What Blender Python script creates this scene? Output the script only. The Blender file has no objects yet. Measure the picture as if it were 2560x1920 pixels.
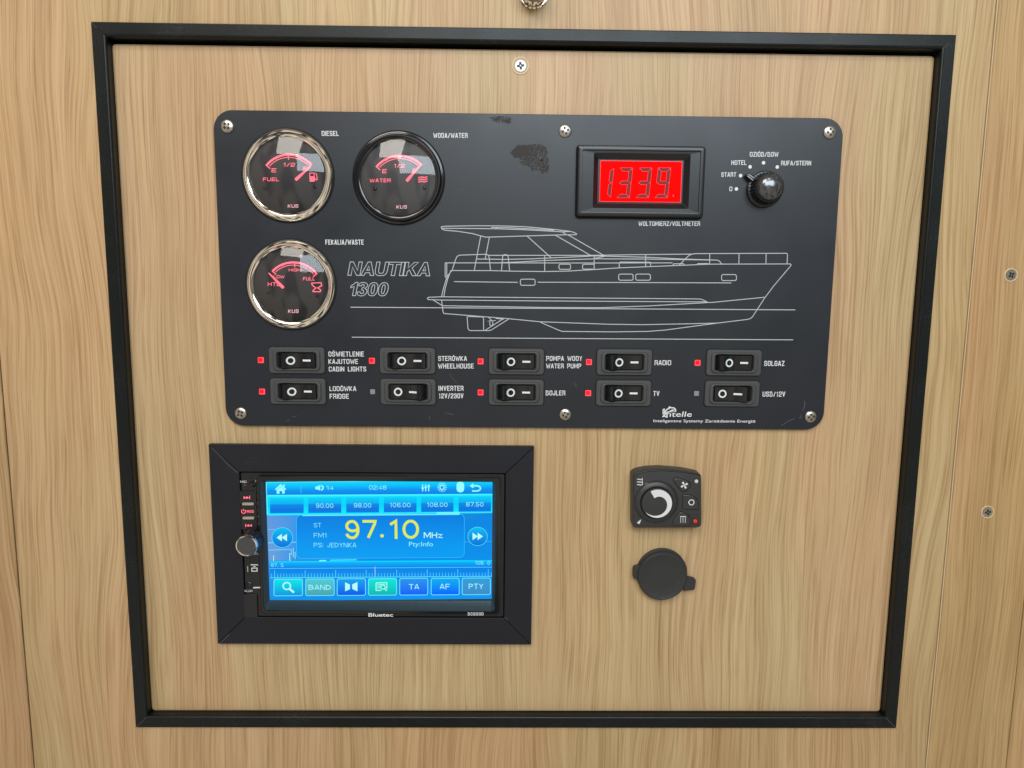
import bpy, math, random
from mathutils import Matrix, Vector
random.seed(7)
S = bpy.context.scene
COL = S.collection
pi = math.pi

# ------------------------------------------------------------------ camera
# Layout is in millimetres on the joinery: u right, v up, w out of the wall
# (w = 0 is the face of the inner hatch board).  World = (u, -w, v) in metres.
F_PX = 1850.0
RX, RY, RZ = -1.36215722e-01, -1.38825504e-02, 1.00310131e-02
CAM = Vector((-14.7033, 77.4028, 490.149))
RM = Matrix.Rotation(RZ, 3, 'Z') @ Matrix.Rotation(RY, 3, 'Y') @ Matrix.Rotation(RX, 3, 'X')
W3 = Matrix(((1, 0, 0), (0, 0, -1), (0, 1, 0)))
cam_d = bpy.data.cameras.new('camera')
cam_d.sensor_width = 36.0
cam_d.lens = 36.0 * F_PX / 2560.0
cam_d.clip_start = 0.01
cam_d.clip_end = 50
cam = bpy.data.objects.new('camera', cam_d)
COL.objects.link(cam)
cam.matrix_world = Matrix.Translation(W3 @ CAM * 0.001) @ (W3 @ RM).to_4x4()
S.camera = cam

# ------------------------------------------------------------------ world, lamps, exposure
S.view_settings.view_transform = 'Standard'
S.view_settings.look = 'None'
S.view_settings.exposure = 0.0
S.view_settings.gamma = 1.0
S.render.engine = 'CYCLES'
S.cycles.max_bounces = 8
S.cycles.sample_clamp_indirect = 4.0

wd = bpy.data.worlds.new('World')
S.world = wd
wd.use_nodes = True
nt = wd.node_tree
bg = nt.nodes['Background']
tc = nt.nodes.new('ShaderNodeTexCoord')
mp = nt.nodes.new('ShaderNodeMapping')
mp.inputs['Scale'].default_value = (3.8, 3.8, 0.5)
mp.inputs['Location'].default_value = (3.3, 1.2, 0.4)
nz = nt.nodes.new('ShaderNodeTexNoise')
nz.inputs['Scale'].default_value = 1.5
nz.inputs['Detail'].default_value = 0.0
cr = nt.nodes.new('ShaderNodeValToRGB')
cr.color_ramp.elements[0].position = 0.44
cr.color_ramp.elements[0].color = (0.09, 0.10, 0.12, 1)
cr.color_ramp.elements[1].position = 0.57
cr.color_ramp.elements[1].color = (1.35, 1.22, 1.02, 1)
nt.links.new(tc.outputs['Generated'], mp.inputs['Vector'])
nt.links.new(mp.outputs[0], nz.inputs['Vector'])
nt.links.new(nz.outputs['Fac'], cr.inputs['Fac'])
nt.links.new(cr.outputs[0], bg.inputs['Color'])
bg.inputs['Strength'].default_value = 0.56


def lamp(name, at, to, sx, sy, watts, color):
    d = bpy.data.lights.new(name, 'AREA')
    d.shape = 'RECTANGLE'
    d.size = sx
    d.size_y = sy
    d.energy = watts
    d.color = color
    o = bpy.data.objects.new(name, d)
    COL.objects.link(o)
    a = W3 @ Vector(at) * 0.001
    b = W3 @ Vector(to) * 0.001
    o.location = a
    o.rotation_euler = (b - a).to_track_quat('-Z', 'Y').to_euler()
    return o


# daylight through the wheelhouse glass, above and behind the camera
lamp('window_light', (310, 740, 1500), (60, 60, 0), 1.15, 0.55, 17.5, (0.80, 0.92, 1.0))
# added warm fill from the upper left, no lamp known there
lamp('left_fill', (-550, 1350, 1500), (-60, -120, 0), 0.8, 0.7, 17.0, (1.0, 0.94, 0.84))
lamp('spot_light', (250, 1250, 1100), (0, 0, 0), 0.12, 0.12, 1.6, (1.0, 0.95, 0.88))


# ------------------------------------------------------------------ helpers
def U(px, py, w=0.0):
    """point of the joinery plane at height w that the photograph shows at px, py"""
    d = RM @ Vector(((px - 1280) / F_PX, (960 - py) / F_PX, -1.0))
    t = (w - CAM.z) / d.z
    return (CAM.x + t * d.x, CAM.y + t * d.y)


def Z(x0, y0, s):
    """reader for measurements taken in an enlarged crop of the photograph"""
    return lambda x, y, w=0.0: U(x0 + x * s, y0 + y * s, w)


ORIG = {}


def node(o, parent, at):
    ORIG[o.name] = at
    if parent is None:
        o.location = (at[0] * .001, -at[2] * .001, at[1] * .001)
        o.rotation_euler = (pi / 2, 0, 0)
    else:
        p = ORIG[parent.name]
        o.parent = parent
        o.location = ((at[0] - p[0]) * .001, (at[1] - p[1]) * .001, (at[2] - p[2]) * .001)
    return o


def thing(name, label, cat, at, group=None):
    o = bpy.data.objects.new(name, None)
    o.empty_display_size = 0.01
    COL.objects.link(o)
    node(o, None, at)
    o['label'] = label
    o['category'] = cat
    if group:
        o['group'] = group
    return o


def smooth(me, deg=28):
    me.shade_smooth()
    me.set_sharp_from_angle(angle=math.radians(deg))


def ob(name, geo, mat, parent=None, at=(0, 0, 0), sm=True, label=None, cols=None):
    """geo = (verts, faces) in mm around `at`"""
    me = bpy.data.meshes.new(name)
    me.from_pydata([(x * .001, y * .001, z * .001) for x, y, z in geo[0]], [], geo[1])
    me.update()
    if cols:
        a = me.color_attributes.new('Col', 'FLOAT_COLOR', 'POINT')
        for i, c in enumerate(cols):
            a.data[i].color = (c[0], c[1], c[2], 1)
    if sm:
        smooth(me)
    me.materials.append(mat)
    o = bpy.data.objects.new(name, me)
    COL.objects.link(o)
    node(o, parent, at)
    if label:
        o['label'] = label
    return o


def dup(src, parent, at, label=None):
    o = src.copy()
    COL.objects.link(o)
    node(o, parent, at)
    if 'label' in o:
        del o['label']
    if label:
        o['label'] = label
    return o


def J(*gs):
    V, Fc = [], []
    for v, f in gs:
        n = len(V)
        V += v
        Fc += [tuple(i + n for i in q) for q in f]
    return V, Fc


def shift(g, x=0, y=0, z=0, rot=0, sx=1, sy=1):
    c, s = math.cos(rot), math.sin(rot)
    return [((a * sx) * c - (b * sy) * s + x, (a * sx) * s + (b * sy) * c + y, d + z) for a, b, d in g[0]], g[1]


def rr(w, h, r, n=6, cx=0, cy=0):
    r = max(min(r, w / 2 - 1e-3, h / 2 - 1e-3), 1e-3)
    P = []
    for k, (sx, sy) in enumerate(((1, 1), (-1, 1), (-1, -1), (1, -1))):
        for i in range(n + 1):
            a = pi / 2 * (k + i / n)
            P.append((cx + sx * (w / 2 - r) + r * math.cos(a), cy + sy * (h / 2 - r) + r * math.sin(a)))
    return P


def circ(r, n=48, cx=0, cy=0):
    return [(cx + r * math.cos(2 * pi * i / n), cy + r * math.sin(2 * pi * i / n)) for i in range(n)]


def loft(rings, cap0=False, cap1=True):
    """rings: list of (ccw points, z); outside first, walls face outwards"""
    V, Fc = [], []
    n = len(rings[0][0])
    for pts, z in rings:
        V += [(x, y, z) for x, y in pts]
    for k in range(len(rings) - 1):
        a, b = k * n, (k + 1) * n
        for i in range(n):
            j = (i + 1) % n
            Fc.append((a + i, a + j, b + j, b + i))
    if cap1:
        Fc.append(tuple(range((len(rings) - 1) * n, len(rings) * n)))
    if cap0:
        Fc.append(tuple(reversed(range(n))))
    return V, Fc


def lathe(prof, n=64, cap1=True, cap0=False):
    return loft([(circ(max(r, 1e-3), n), z) for r, z in prof], cap0, cap1)


def flat(pts, z=0.0):
    """polygon, counter-clockwise or not, made to face +z"""
    a = sum(pts[i][0] * pts[(i + 1) % len(pts)][1] - pts[(i + 1) % len(pts)][0] * pts[i][1] for i in range(len(pts)))
    if a < 0:
        pts = pts[::-1]
    return [(x, y, z) for x, y in pts], [tuple(range(len(pts)))]


def ccw(pts):
    a = sum(pts[i][0] * pts[(i + 1) % len(pts)][1] - pts[(i + 1) % len(pts)][0] * pts[i][1] for i in range(len(pts)))
    return pts[::-1] if a < 0 else pts


def inset(pts, d):
    n = len(pts)
    out = []
    for i in range(n):
        p0, p1, p2 = pts[i - 1], pts[i], pts[(i + 1) % n]
        e1 = Vector((p1[0] - p0[0], p1[1] - p0[1]))
        e2 = Vector((p2[0] - p1[0], p2[1] - p1[1]))
        if e1.length < 1e-6 or e2.length < 1e-6:
            out.append(p1)
            continue
        e1.normalize()
        e2.normalize()
        n1 = Vector((-e1.y, e1.x))
        n2 = Vector((-e2.y, e2.x))
        m = n1 + n2
        m = m / max(m.dot(n1), 0.35)
        out.append((p1[0] + m.x * d, p1[1] + m.y * d))
    return out


def prism(pts, z0, z1, b=0.3):
    pts = ccw(pts)
    return loft([(pts, z0), (pts, z1 - b), (inset(pts, b * .3), z1 - b * .3), (inset(pts, b), z1)])


def roundpoly(pts, r, n=4):
    """round the corners of a polygon"""
    pts = ccw(pts)
    out = []
    m = len(pts)
    for i in range(m):
        p0, p1, p2 = (Vector(pts[i - 1]), Vector(pts[i]), Vector(pts[(i + 1) % m]))
        d0 = min(r, (p0 - p1).length * .45)
        d2 = min(r, (p2 - p1).length * .45)
        a = p1 + (p0 - p1).normalized() * d0
        c = p1 + (p2 - p1).normalized() * d2
        for k in range(n + 1):
            t = k / n
            q = a * (1 - t) ** 2 + p1 * 2 * t * (1 - t) + c * t * t
            out.append((q.x, q.y))
    return out


def band(pts, wd, z=0.0, closed=False, th=0.0):
    """flat printed line of width wd along pts"""
    P = [Vector(p) for p in pts]
    Q = [P[0]]
    for p in P[1:]:
        if (p - Q[-1]).length > 1e-4:
            Q.append(p)
    P = Q
    n = len(P)
    L, R_ = [], []
    for i in range(n):
        if closed:
            a, b = P[i - 1], P[(i + 1) % n]
        else:
            a, b = P[max(i - 1, 0)], P[min(i + 1, n - 1)]
        d1 = (P[i] - a).normalized() if (P[i] - a).length > 0 else (b - P[i]).normalized()
        d2 = (b - P[i]).normalized() if (b - P[i]).length > 0 else d1
        nn = Vector((-d1.y, d1.x)) + Vector((-d2.y, d2.x))
        n1 = Vector((-d1.y, d1.x))
        nn = nn / max(nn.dot(n1), 0.5) if nn.length > 1e-6 else n1
        L.append(P[i] + nn * wd / 2)
        R_.append(P[i] - nn * wd / 2)
    V = [(p.x, p.y, z) for p in L] + [(p.x, p.y, z) for p in R_]
    Fc = []
    m = n if closed else n - 1
    for i in range(m):
        j = (i + 1) % n
        Fc.append((n + i, n + j, j, i))
    return V, Fc


def ring(r0, r1, z=0.0, n=40, cx=0, cy=0):
    return loft([(circ(r1, n, cx, cy), z), (circ(r0, n, cx, cy), z)], cap1=False)


def arcp(cx, cy, r, a0, a1, n=24):
    return [(cx + r * math.cos(math.radians(a0 + (a1 - a0) * i / n)), cy + r * math.sin(math.radians(a0 + (a1 - a0) * i / n))) for i in range(n + 1)]


# --- lettering from Blender's own font, as flat print
TXT = {}


def glyphs(body, bold=0.0, shear=0.0, outline=0.0, space=1.0):
    key = (body, bold, shear, outline, space)
    if key in TXT:
        return TXT[key]
    c = bpy.data.curves.new('t', 'FONT')
    c.body = body
    c.offset = bold
    c.shear = shear
    c.space_character = space
    c.resolution_u = 3
    if outline:
        c.fill_mode = 'NONE'
        c.bevel_depth = outline
        c.bevel_resolution = 0
    o = bpy.data.objects.new('t', c)
    COL.objects.link(o)
    dg = bpy.context.evaluated_depsgraph_get()
    dg.update()
    me = bpy.data.meshes.new_from_object(o.evaluated_get(dg))
    V = [tuple(v.co) for v in me.vertices]
    Fc = [tuple(p.vertices) for p in me.polygons]
    if not outline:   # face +z
        Fc = [f if me.polygons[i].normal.z > 0 else tuple(reversed(f)) for i, f in enumerate(Fc)]
    bpy.data.objects.remove(o)
    bpy.data.curves.remove(c)
    bpy.data.meshes.remove(me)
    TXT[key] = (V, Fc)
    return TXT[key]


def capheight(bold, shear):
    V, _ = glyphs('H', bold, shear)
    return max(v[1] for v in V), min(v[1] for v in V)


def text(body, p0, p1, capt, z=0.0, bold=0.0, shear=0.0, outline=0.0, space=1.0):
    """p0 = left end of baseline, p1 = right end of baseline, capt = cap height (mm)"""
    V, Fc = glyphs(body, bold, shear, outline, space)
    hi, lo = capheight(bold, shear)
    x0 = min(v[0] for v in V)
    x1 = max(v[0] for v in V)
    d = Vector((p1[0] - p0[0], p1[1] - p0[1]))
    sx = d.length / (x1 - x0)
    sy = capt / (hi - lo)
    d.normalize()
    n = Vector((-d.y, d.x))
    out = []
    for x, y, zz in V:
        a = (x - x0) * sx
        b = (y - lo) * sy
        out.append((p0[0] + d.x * a + n.x * b, p0[1] + d.y * a + n.y * b, z + zz * sy * .2))
    return out, Fc


def textpx(body, q, x0, x1, yt, yb, w, at, bold=0.0, shear=0.0, outline=0.0, yb2=None, space=1.0):
    """q = crop reader; x0..x1, cap top yt and baseline yb as read; returns geometry around at"""
    a = q(x0, yb, w)
    b = q(x1, yb if yb2 is None else yb2, w)
    t = q(x0, yt, w)
    return text(body, (a[0] - at[0], a[1] - at[1]), (b[0] - at[0], b[1] - at[1]), t[1] - a[1], w - at[2], bold, shear, outline, space)


# --- condensed / square sign-writer's alphabet drawn as strokes; (x, y[, 1 = rounded])
SF = {
    'A': (1, [[(0, 0), (.42, 1), (.58, 1), (1, 0)], [(.15, .27), (.85, .27)]]),
    'B': (1.08, [[(0, .54), (.72, .54, 1), (.80, .60, 1), (.86, 1, 1), (0, 1), (0, 0), (1, 0, 1), (1, .50, 1), (.62, .54)]]),
    'C': (1, [[(1, .76), (1, 1, 1), (0, 1, 1), (0, 0, 1), (1, 0, 1), (1, .24)]]),
    'D': (1, [[(0, 0), (0, 1), (1, 1, 1), (1, 0, 1), (0, 0)]]),
    'E': (.85, [[(1, 1), (0, 1), (0, 0), (1, 0)], [(0, .52), (.85, .52)]]),
    'F': (.85, [[(1, 1), (0, 1), (0, 0)], [(0, .5), (.85, .5)]]),
    'G': (1, [[(1, .78), (1, 1, 1), (0, 1, 1), (0, 0, 1), (1, 0, 1), (1, .48), (.55, .48)]]),
    'H': (1, [[(0, 0), (0, 1)], [(1, 0), (1, 1)], [(0, .52), (1, .52)]]),
    'I': (.0, [[(0, 0), (0, 1)]]),
    'J': (.75, [[(1, 1), (1, 0, 1), (0, 0, 1), (0, .3)]]),
    'K': (1, [[(0, 0), (0, 1)], [(1, 1), (.1, .5), (1, 0)]]),
    'L': (.8, [[(0, 1), (0, 0), (1, 0)]]),
    'M': (1.35, [[(0, 0), (0, 1), (.1, 1), (.5, .15), (.9, 1), (1, 1), (1, 0)]]),
    'N': (1.05, [[(0, 0), (0, 1), (.1, 1), (.9, 0), (1, 0), (1, 1)]]),
    'O': (1, [[(.5, 1), (0, 1, 1), (0, 0, 1), (1, 0, 1), (1, 1, 1), (.5, 1)]]),
    'P': (1, [[(0, 0), (0, 1), (1, 1, 1), (1, .43, 1), (0, .43)]]),
    'R': (1, [[(0, 0), (0, 1), (1, 1, 1), (1, .47, 1), (0, .47)], [(.5, .47), (1, .40, 1), (1, 0)]]),
    'S': (1, [[(1, .80), (1, 1, 1), (0, 1, 1), (0, .56, 1), (1, .46, 1), (1, 0, 1), (0, 0, 1), (0, .20)]]),
    'T': (.95, [[(0, 1), (1, 1)], [(.5, 1), (.5, 0)]]),
    'U': (1, [[(0, 1), (0, 0, 1), (1, 0, 1), (1, 1)]]),
    'V': (1, [[(0, 1), (.45, 0), (.55, 0), (1, 1)]]),
    'W': (1.6, [[(0, 1), (.22, 0), (.28, 0), (.5, .95), (.72, 0), (.78, 0), (1, 1)]]),
    'X': (1, [[(0, 0), (1, 1)], [(0, 1), (1, 0)]]),
    'Y': (1, [[(0, 1), (.5, .45), (1, 1)], [(.5, .45), (.5, 0)]]),
    'Z': (.95, [[(0, 1), (1, 1), (0, 0), (1, 0)]]),
    '0': (1, [[(.5, 1), (0, 1, 1), (0, 0, 1), (1, 0, 1), (1, 1, 1), (.5, 1)]]),
    '1': (.55, [[(0, .78), (.75, 1), (.75, 0)]]),
    '2': (1, [[(0, .7), (0, 1, 1), (1, 1, 1), (1, .52, 1), (0, .25, 1), (0, 0), (1, 0)]]),
    '3': (1, [[(0, .75), (0, 1, 1), (1, 1, 1), (1, .53, 1), (.35, .53)], [(.6, .53), (1, .53, 1), (1, 0, 1), (0, 0, 1), (0, .27)]]),
    '4': (1, [[(.75, 0), (.75, 1), (0, .28), (1, .28)]]),
    '5': (1, [[(.95, 1), (.1, 1), (.05, .56), (1, .62, 1), (1, 0, 1), (0, 0, 1), (0, .25)]]),
    '6': (1, [[(1, .75), (1, 1, 1), (0, 1, 1), (0, 0, 1), (1, 0, 1), (1, .58, 1), (0, .58, 1), (0, .4)]]),
    '7': (1, [[(0, 1), (1, 1), (.95, .85), (.35, 0)]]),
    '8': (1, [[(.5, .53), (0, .53, 1), (0, 1, 1), (1, 1, 1), (1, .53, 1), (.5, .53)], [(.5, .53), (0, .53, 1), (0, 0, 1), (1, 0, 1), (1, .53, 1), (.5, .53)]]),
    '9': (1, [[(0, .25), (0, 0, 1), (1, 0, 1), (1, 1, 1), (0, 1, 1), (0, .42, 1), (1, .42, 1), (1, .6)]]),
    '/': (.7, [[(0, -.08), (1, 1.04)]]),
    '.': (.0, [[(0, 0), (0, .04)]]),
    ':': (.0, [[(0, .12), (0, .2)], [(0, .68), (0, .76)]]),
}
SF['z'] = (.8, [[(0, .66), (1, .66), (0, 0), (1, 0)]])
SF['Ó'] = (1, SF['O'][1] + [[(.45, 1.18), (.65, 1.34)]])
SF['Ś'] = (1, SF['S'][1] + [[(.45, 1.18), (.65, 1.34)]])


def stroke_text(body, q, x0, x1, yt, yb, w, at, wd=.19, lw=.42, rad=.16, gap=.16, shear=0.0, yb2=None):
    """wd stroke width, lw letter width, rad corner radius, gap: all in cap heights"""
    a = q(x0, yb, w)
    b = q(x1, yb if yb2 is None else yb2, w)
    t = q(x0, yt, w)
    cap = t[1] - a[1]
    total = math.hypot(b[0] - a[0], b[1] - a[1])
    # natural width with letter width lw, then letter width solved so the word fits
    nw = sum(SF[c][0] if c != ' ' else .7 for c in body)
    ng = len(body) - 1
    L_ = total / cap - wd - ng * (wd + gap)
    k = L_ / nw
    if k < lw * .55:
        gap = gap * .5
        k = (total / cap - wd - ng * (wd + gap)) / nw
    if k < .08:
        k = .08
    d = Vector((b[0] - a[0], b[1] - a[1])).normalized()
    n = Vector((-d.y, d.x))
    gs = []
    x = wd / 2
    hh = 1 - wd
    zi = 0
    for c in body:
        cw = (SF[c][0] if c != ' ' else .7) * k
        if c != ' ':
            for st_ in SF[c][1]:
                P = [Vector((x + p[0] * cw, wd / 2 + p[1] * hh)) for p in st_]
                R_ = [len(p) > 2 for p in st_]
                out = []
                m = len(P)
                for i in range(m):
                    if R_[i] and 0 < i < m - 1:
                        p0, p1, p2 = P[i - 1], P[i], P[i + 1]
                        l0, l2 = (p0 - p1).length, (p2 - p1).length
                        f0 = .5 if (i - 1 > 0 and R_[i - 1]) else 1.0
                        f2 = .5 if (i + 1 < m - 1 and R_[i + 1]) else 1.0
                        A_ = p1 + (p0 - p1) * min(rad / max(l0, 1e-6), f0)
                        B_ = p1 + (p2 - p1) * min(rad / max(l2, 1e-6), f2)
                        for j in range(6):
                            u = j / 5
                            th = u * pi / 2
                            # elliptical corner
                            e = p1 + (A_ - p1) * (1 - math.sin(th)) + (B_ - p1) * (1 - math.cos(th))
                            out.append(e)
                    else:
                        out.append(P[i])
                # square stroke ends
                if (out[0] - out[-1]).length > 1e-4:
                    e0 = (out[0] - out[1]).normalized() * wd * .5
                    e1 = (out[-1] - out[-2]).normalized() * wd * .5
                    if abs(e0.x) < .02 or abs(e0.y) < .02:
                        out[0] = out[0] + e0
                    if abs(e1.x) < .02 or abs(e1.y) < .02:
                        out[-1] = out[-1] + e1
                pts = []
                for p in out:
                    X = (p.x + shear * p.y) * cap
                    Y = p.y * cap
                    r_ = (a[0] + d.x * X + n.x * Y, a[1] + d.y * X + n.y * Y)
                    pts.append((r_[0] - at[0], r_[1] - at[1]))
                gs.append(band(pts, wd * cap, w - at[2] + .004 * (zi % 3)))
                zi += 1
        x += cw + wd + gap
    return J(*gs)


# ------------------------------------------------------------------ materials
def srgb(r, g, b):
    return tuple((c / 255 / 12.92) if c / 255 <= .04045 else ((c / 255 + .055) / 1.055) ** 2.4 for c in (r, g, b))


def mat(name, color, rough=0.5, metal=0.0, emit=None, es=1.0, spec=0.5, bump=None, coat=0.0, dust=None):
    m = bpy.data.materials.new(name)
    m.use_nodes = True
    n = m.node_tree
    b = n.nodes['Principled BSDF']
    b.inputs['Base Color'].default_value = (*color, 1)
    b.inputs['Roughness'].default_value = rough
    b.inputs['Metallic'].default_value = metal
    b.inputs['Specular IOR Level'].default_value = spec
    b.inputs['Coat Weight'].default_value = coat
    if emit:
        b.inputs['Emission Color'].default_value = (*emit, 1)
        b.inputs['Emission Strength'].default_value = es
    if dust:   # (specks per mm, threshold, colour)
        t = n.nodes.new('ShaderNodeTexCoord')
        z = n.nodes.new('ShaderNodeTexNoise')
        z.inputs['Scale'].default_value = dust[0] * 1000
        z.inputs['Detail'].default_value = 4
        z.inputs['Roughness'].default_value = .7
        z3 = n.nodes.new('ShaderNodeTexNoise')
        z3.inputs['Scale'].default_value = 30
        z3.inputs['Detail'].default_value = 3
        n.links.new(t.outputs['Object'], z.inputs['Vector'])
        n.links.new(t.outputs['Object'], z3.inputs['Vector'])
        ad = n.nodes.new('ShaderNodeMath')
        ad.operation = 'MULTIPLY_ADD'
        ad.inputs[1].default_value = .35
        n.links.new(z3.outputs['Fac'], ad.inputs[0])
        n.links.new(z.outputs['Fac'], ad.inputs[2])
        r = n.nodes.new('ShaderNodeMapRange')
        r.inputs['From Min'].default_value = dust[1]
        r.inputs['From Max'].default_value = dust[1] + .12
        n.links.new(ad.outputs[0], r.inputs['Value'])
        mm = n.nodes.new('ShaderNodeMix')
        mm.data_type = 'RGBA'
        mm.inputs[6].default_value = (*color, 1)
        mm.inputs[7].default_value = (*dust[2], 1)
        n.links.new(r.outputs[0], mm.inputs[0])
        n.links.new(mm.outputs[2], b.inputs['Base Color'])
    if bump:   # (scale per mm, strength, distance mm, roughness wobble)
        t = n.nodes.new('ShaderNodeTexCoord')
        z = n.nodes.new('ShaderNodeTexNoise')
        z.inputs['Scale'].default_value = bump[0] * 1000
        z.inputs['Detail'].default_value = 3
        n.links.new(t.outputs['Object'], z.inputs['Vector'])
        u = n.nodes.new('ShaderNodeBump')
        u.inputs['Strength'].default_value = bump[1]
        u.inputs['Distance'].default_value = bump[2] * .001
        n.links.new(z.outputs['Fac'], u.inputs['Height'])
        n.links.new(u.outputs[0], b.inputs['Normal'])
        if len(bump) > 3:
            z2 = n.nodes.new('ShaderNodeTexNoise')
            z2.inputs['Scale'].default_value = 22
            z2.inputs['Detail'].default_value = 6
            n.links.new(t.outputs['Object'], z2.inputs['Vector'])
            r = n.nodes.new('ShaderNodeMapRange')
            r.inputs['From Min'].default_value = .3
            r.inputs['From Max'].default_value = .7
            r.inputs['To Min'].default_value = rough - bump[3]
            r.inputs['To Max'].default_value = rough + bump[3]
            n.links.new(z2.outputs['Fac'], r.inputs['Value'])
            n.links.new(r.outputs[0], b.inputs['Roughness'])
    return m


def wood(name, seed, tint=(1, 1, 1), wave=1.0):
    m = bpy.data.materials.new(name)
    m.use_nodes = True
    n = m.node_tree
    b = n.nodes['Principled BSDF']
    L = n.links.new
    tc = n.nodes.new('ShaderNodeTexCoord')

    def mapping(src, sc, loc=(0, 0, 0)):
        q = n.nodes.new('ShaderNodeMapping')
        q.inputs['Scale'].default_value = sc
        q.inputs['Location'].default_value = loc
        L(src, q.inputs['Vector'])
        return q.outputs[0]

    def noise(vec, detail=2, rough=.5, dist=0.0):
        q = n.nodes.new('ShaderNodeTexNoise')
        q.inputs['Scale'].default_value = 1.0
        q.inputs['Detail'].default_value = detail
        q.inputs['Roughness'].default_value = rough
        q.inputs['Distortion'].default_value = dist
        L(vec, q.inputs['Vector'])
        return q.outputs['Fac']

    def mth(op, a, b_=None, c=None):
        q = n.nodes.new('ShaderNodeMath')
        q.operation = op
        for i, x in enumerate((a, b_, c)):
            if x is None:
                continue
            if isinstance(x, (int, float)):
                q.inputs[i].default_value = x
            else:
                L(x, q.inputs[i])
        return q.outputs[0]

    def ramp(f, stops):
        q = n.nodes.new('ShaderNodeValToRGB')
        e = q.color_ramp.elements
        while len(e) < len(stops):
            e.new(0.5)
        for i, (p, c) in enumerate(stops):
            e[i].position = p
            e[i].color = (*c, 1) if len(c) == 3 else c
        L(f, q.inputs['Fac'])
        return q.outputs[0]

    def mixc(bt, fac, a, c):
        q = n.nodes.new('ShaderNodeMix')
        q.data_type = 'RGBA'
        q.blend_type = bt
        for sock, x in ((q.inputs[0], fac), (q.inputs[6], a), (q.inputs[7], c)):
            if isinstance(x, (int, float)):
                sock.default_value = x
            elif isinstance(x, tuple):
                sock.default_value = (*x, 1)
            else:
                L(x, sock)
        return q.outputs[2]

    o = tc.outputs['Object']
    big = noise(mapping(o, (9, 3.2, 9), (seed, seed * .7, 0)), 2)
    mid = noise(mapping(o, (38, 6, 38), (seed * 2, 3, 0)), 2)
    sep = n.nodes.new('ShaderNodeSeparateXYZ')
    L(o, sep.inputs[0])
    x = mth('ADD', sep.outputs[0], mth('MULTIPLY', mth('SUBTRACT', big, .5), .050 * wave))
    x = mth('ADD', x, mth('MULTIPLY', mth('SUBTRACT', mid, .5), .0028))
    cmb = n.nodes.new('ShaderNodeCombineXYZ')
    L(x, cmb.inputs[0])
    L(sep.outputs[1], cmb.inputs[1])
    cmb.inputs[2].default_value = seed
    v = cmb.outputs[0]
    g1 = noise(mapping(v, (70, 1.3, 1), (seed, 0, 0)), 3, .55)
    g2 = noise(mapping(v, (380, 4.5, 1), (seed, 2, 0)), 4, .6)
    g3 = noise(mapping(v, (950, 9, 1), (seed, 5, 0)), 2, .6)
    g4 = noise(mapping(v, (600, 14, 1), (seed, 9, 0)), 1, .5)
    lowc = noise(mapping(o, (7, 4, 7), (seed, 1, 0)), 2)
    f = mth('ADD', mth('MULTIPLY', g1, .42), mth('MULTIPLY', g2, .58))
    base = ramp(f, [(.30, (.420, .280, .148)), (.45, (.476, .332, .184)), (.55, (.510, .366, .210)), (.70, (.565, .420, .255))])
    hue = noise(mapping(v, (16, 2.2, 1), (seed, 4, 0)), 1)
    warm = mixc('MIX', ramp(hue, [(.40, (0, 0, 0)), (.62, (1, 1, 1))]), mixc('MULTIPLY', 1.0, base, (.985, 1.0, .93)), mixc('MULTIPLY', 1.0, base, (1.03, .955, .93)))
    warm = mixc('MULTIPLY', mth('MULTIPLY', mth('SUBTRACT', lowc, .35), 1.5), warm, (1.02, .93, .83))
    pores = ramp(g3, [(.36, (1.06, 1.06, 1.05)), (.50, (1, 1, 1)), (.64, (.76, .70, .62))])
    c1 = mixc('MULTIPLY', .75, warm, pores)
    streak = ramp(g4, [(.60, (1, 1, 1)), (.70, (.80, .74, .66)), (.80, (.74, .66, .56))])
    lines = ramp(g2, [(.34, (.84, .79, .72)), (.42, (1, 1, 1))])
    c1 = mixc('MULTIPLY', .6, c1, lines)
    c2 = mixc('MULTIPLY', .55, c1, streak)
    dash = noise(mapping(v, (760, 19, 1), (seed, 12, 0)), 2, .6)
    c2 = mixc('MULTIPLY', .5, c2, ramp(dash, [(.58, (1, 1, 1)), (.68, (.72, .64, .55))]))
    fig = noise(mapping(v, (34, .9, 1), (seed, 15, 0)), 2, .5)
    c2 = mixc('MULTIPLY', 1.0, c2, ramp(fig, [(.32, (.93, .915, .89)), (.50, (1, 1, 1)), (.68, (1.05, 1.055, 1.06))]))
    c2 = mixc('MULTIPLY', 1.0, c2, (.925, .935, .965))
    c3 = mixc('MULTIPLY', 1.0, c2, tint)
    L(c3, b.inputs['Base Color'])
    b.inputs['Roughness'].default_value = .42
    b.inputs['Specular IOR Level'].default_value = .4
    bp = n.nodes.new('ShaderNodeBump')
    bp.inputs['Strength'].default_value = .22
    bp.inputs['Distance'].default_value = .0003
    L(mth('SUBTRACT', mth('ADD', g2, mth('MULTIPLY', f, .5)), mth('MULTIPLY', g3, .5)), bp.inputs['Height'])
    L(bp.outputs[0], b.inputs['Normal'])
    return m


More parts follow.
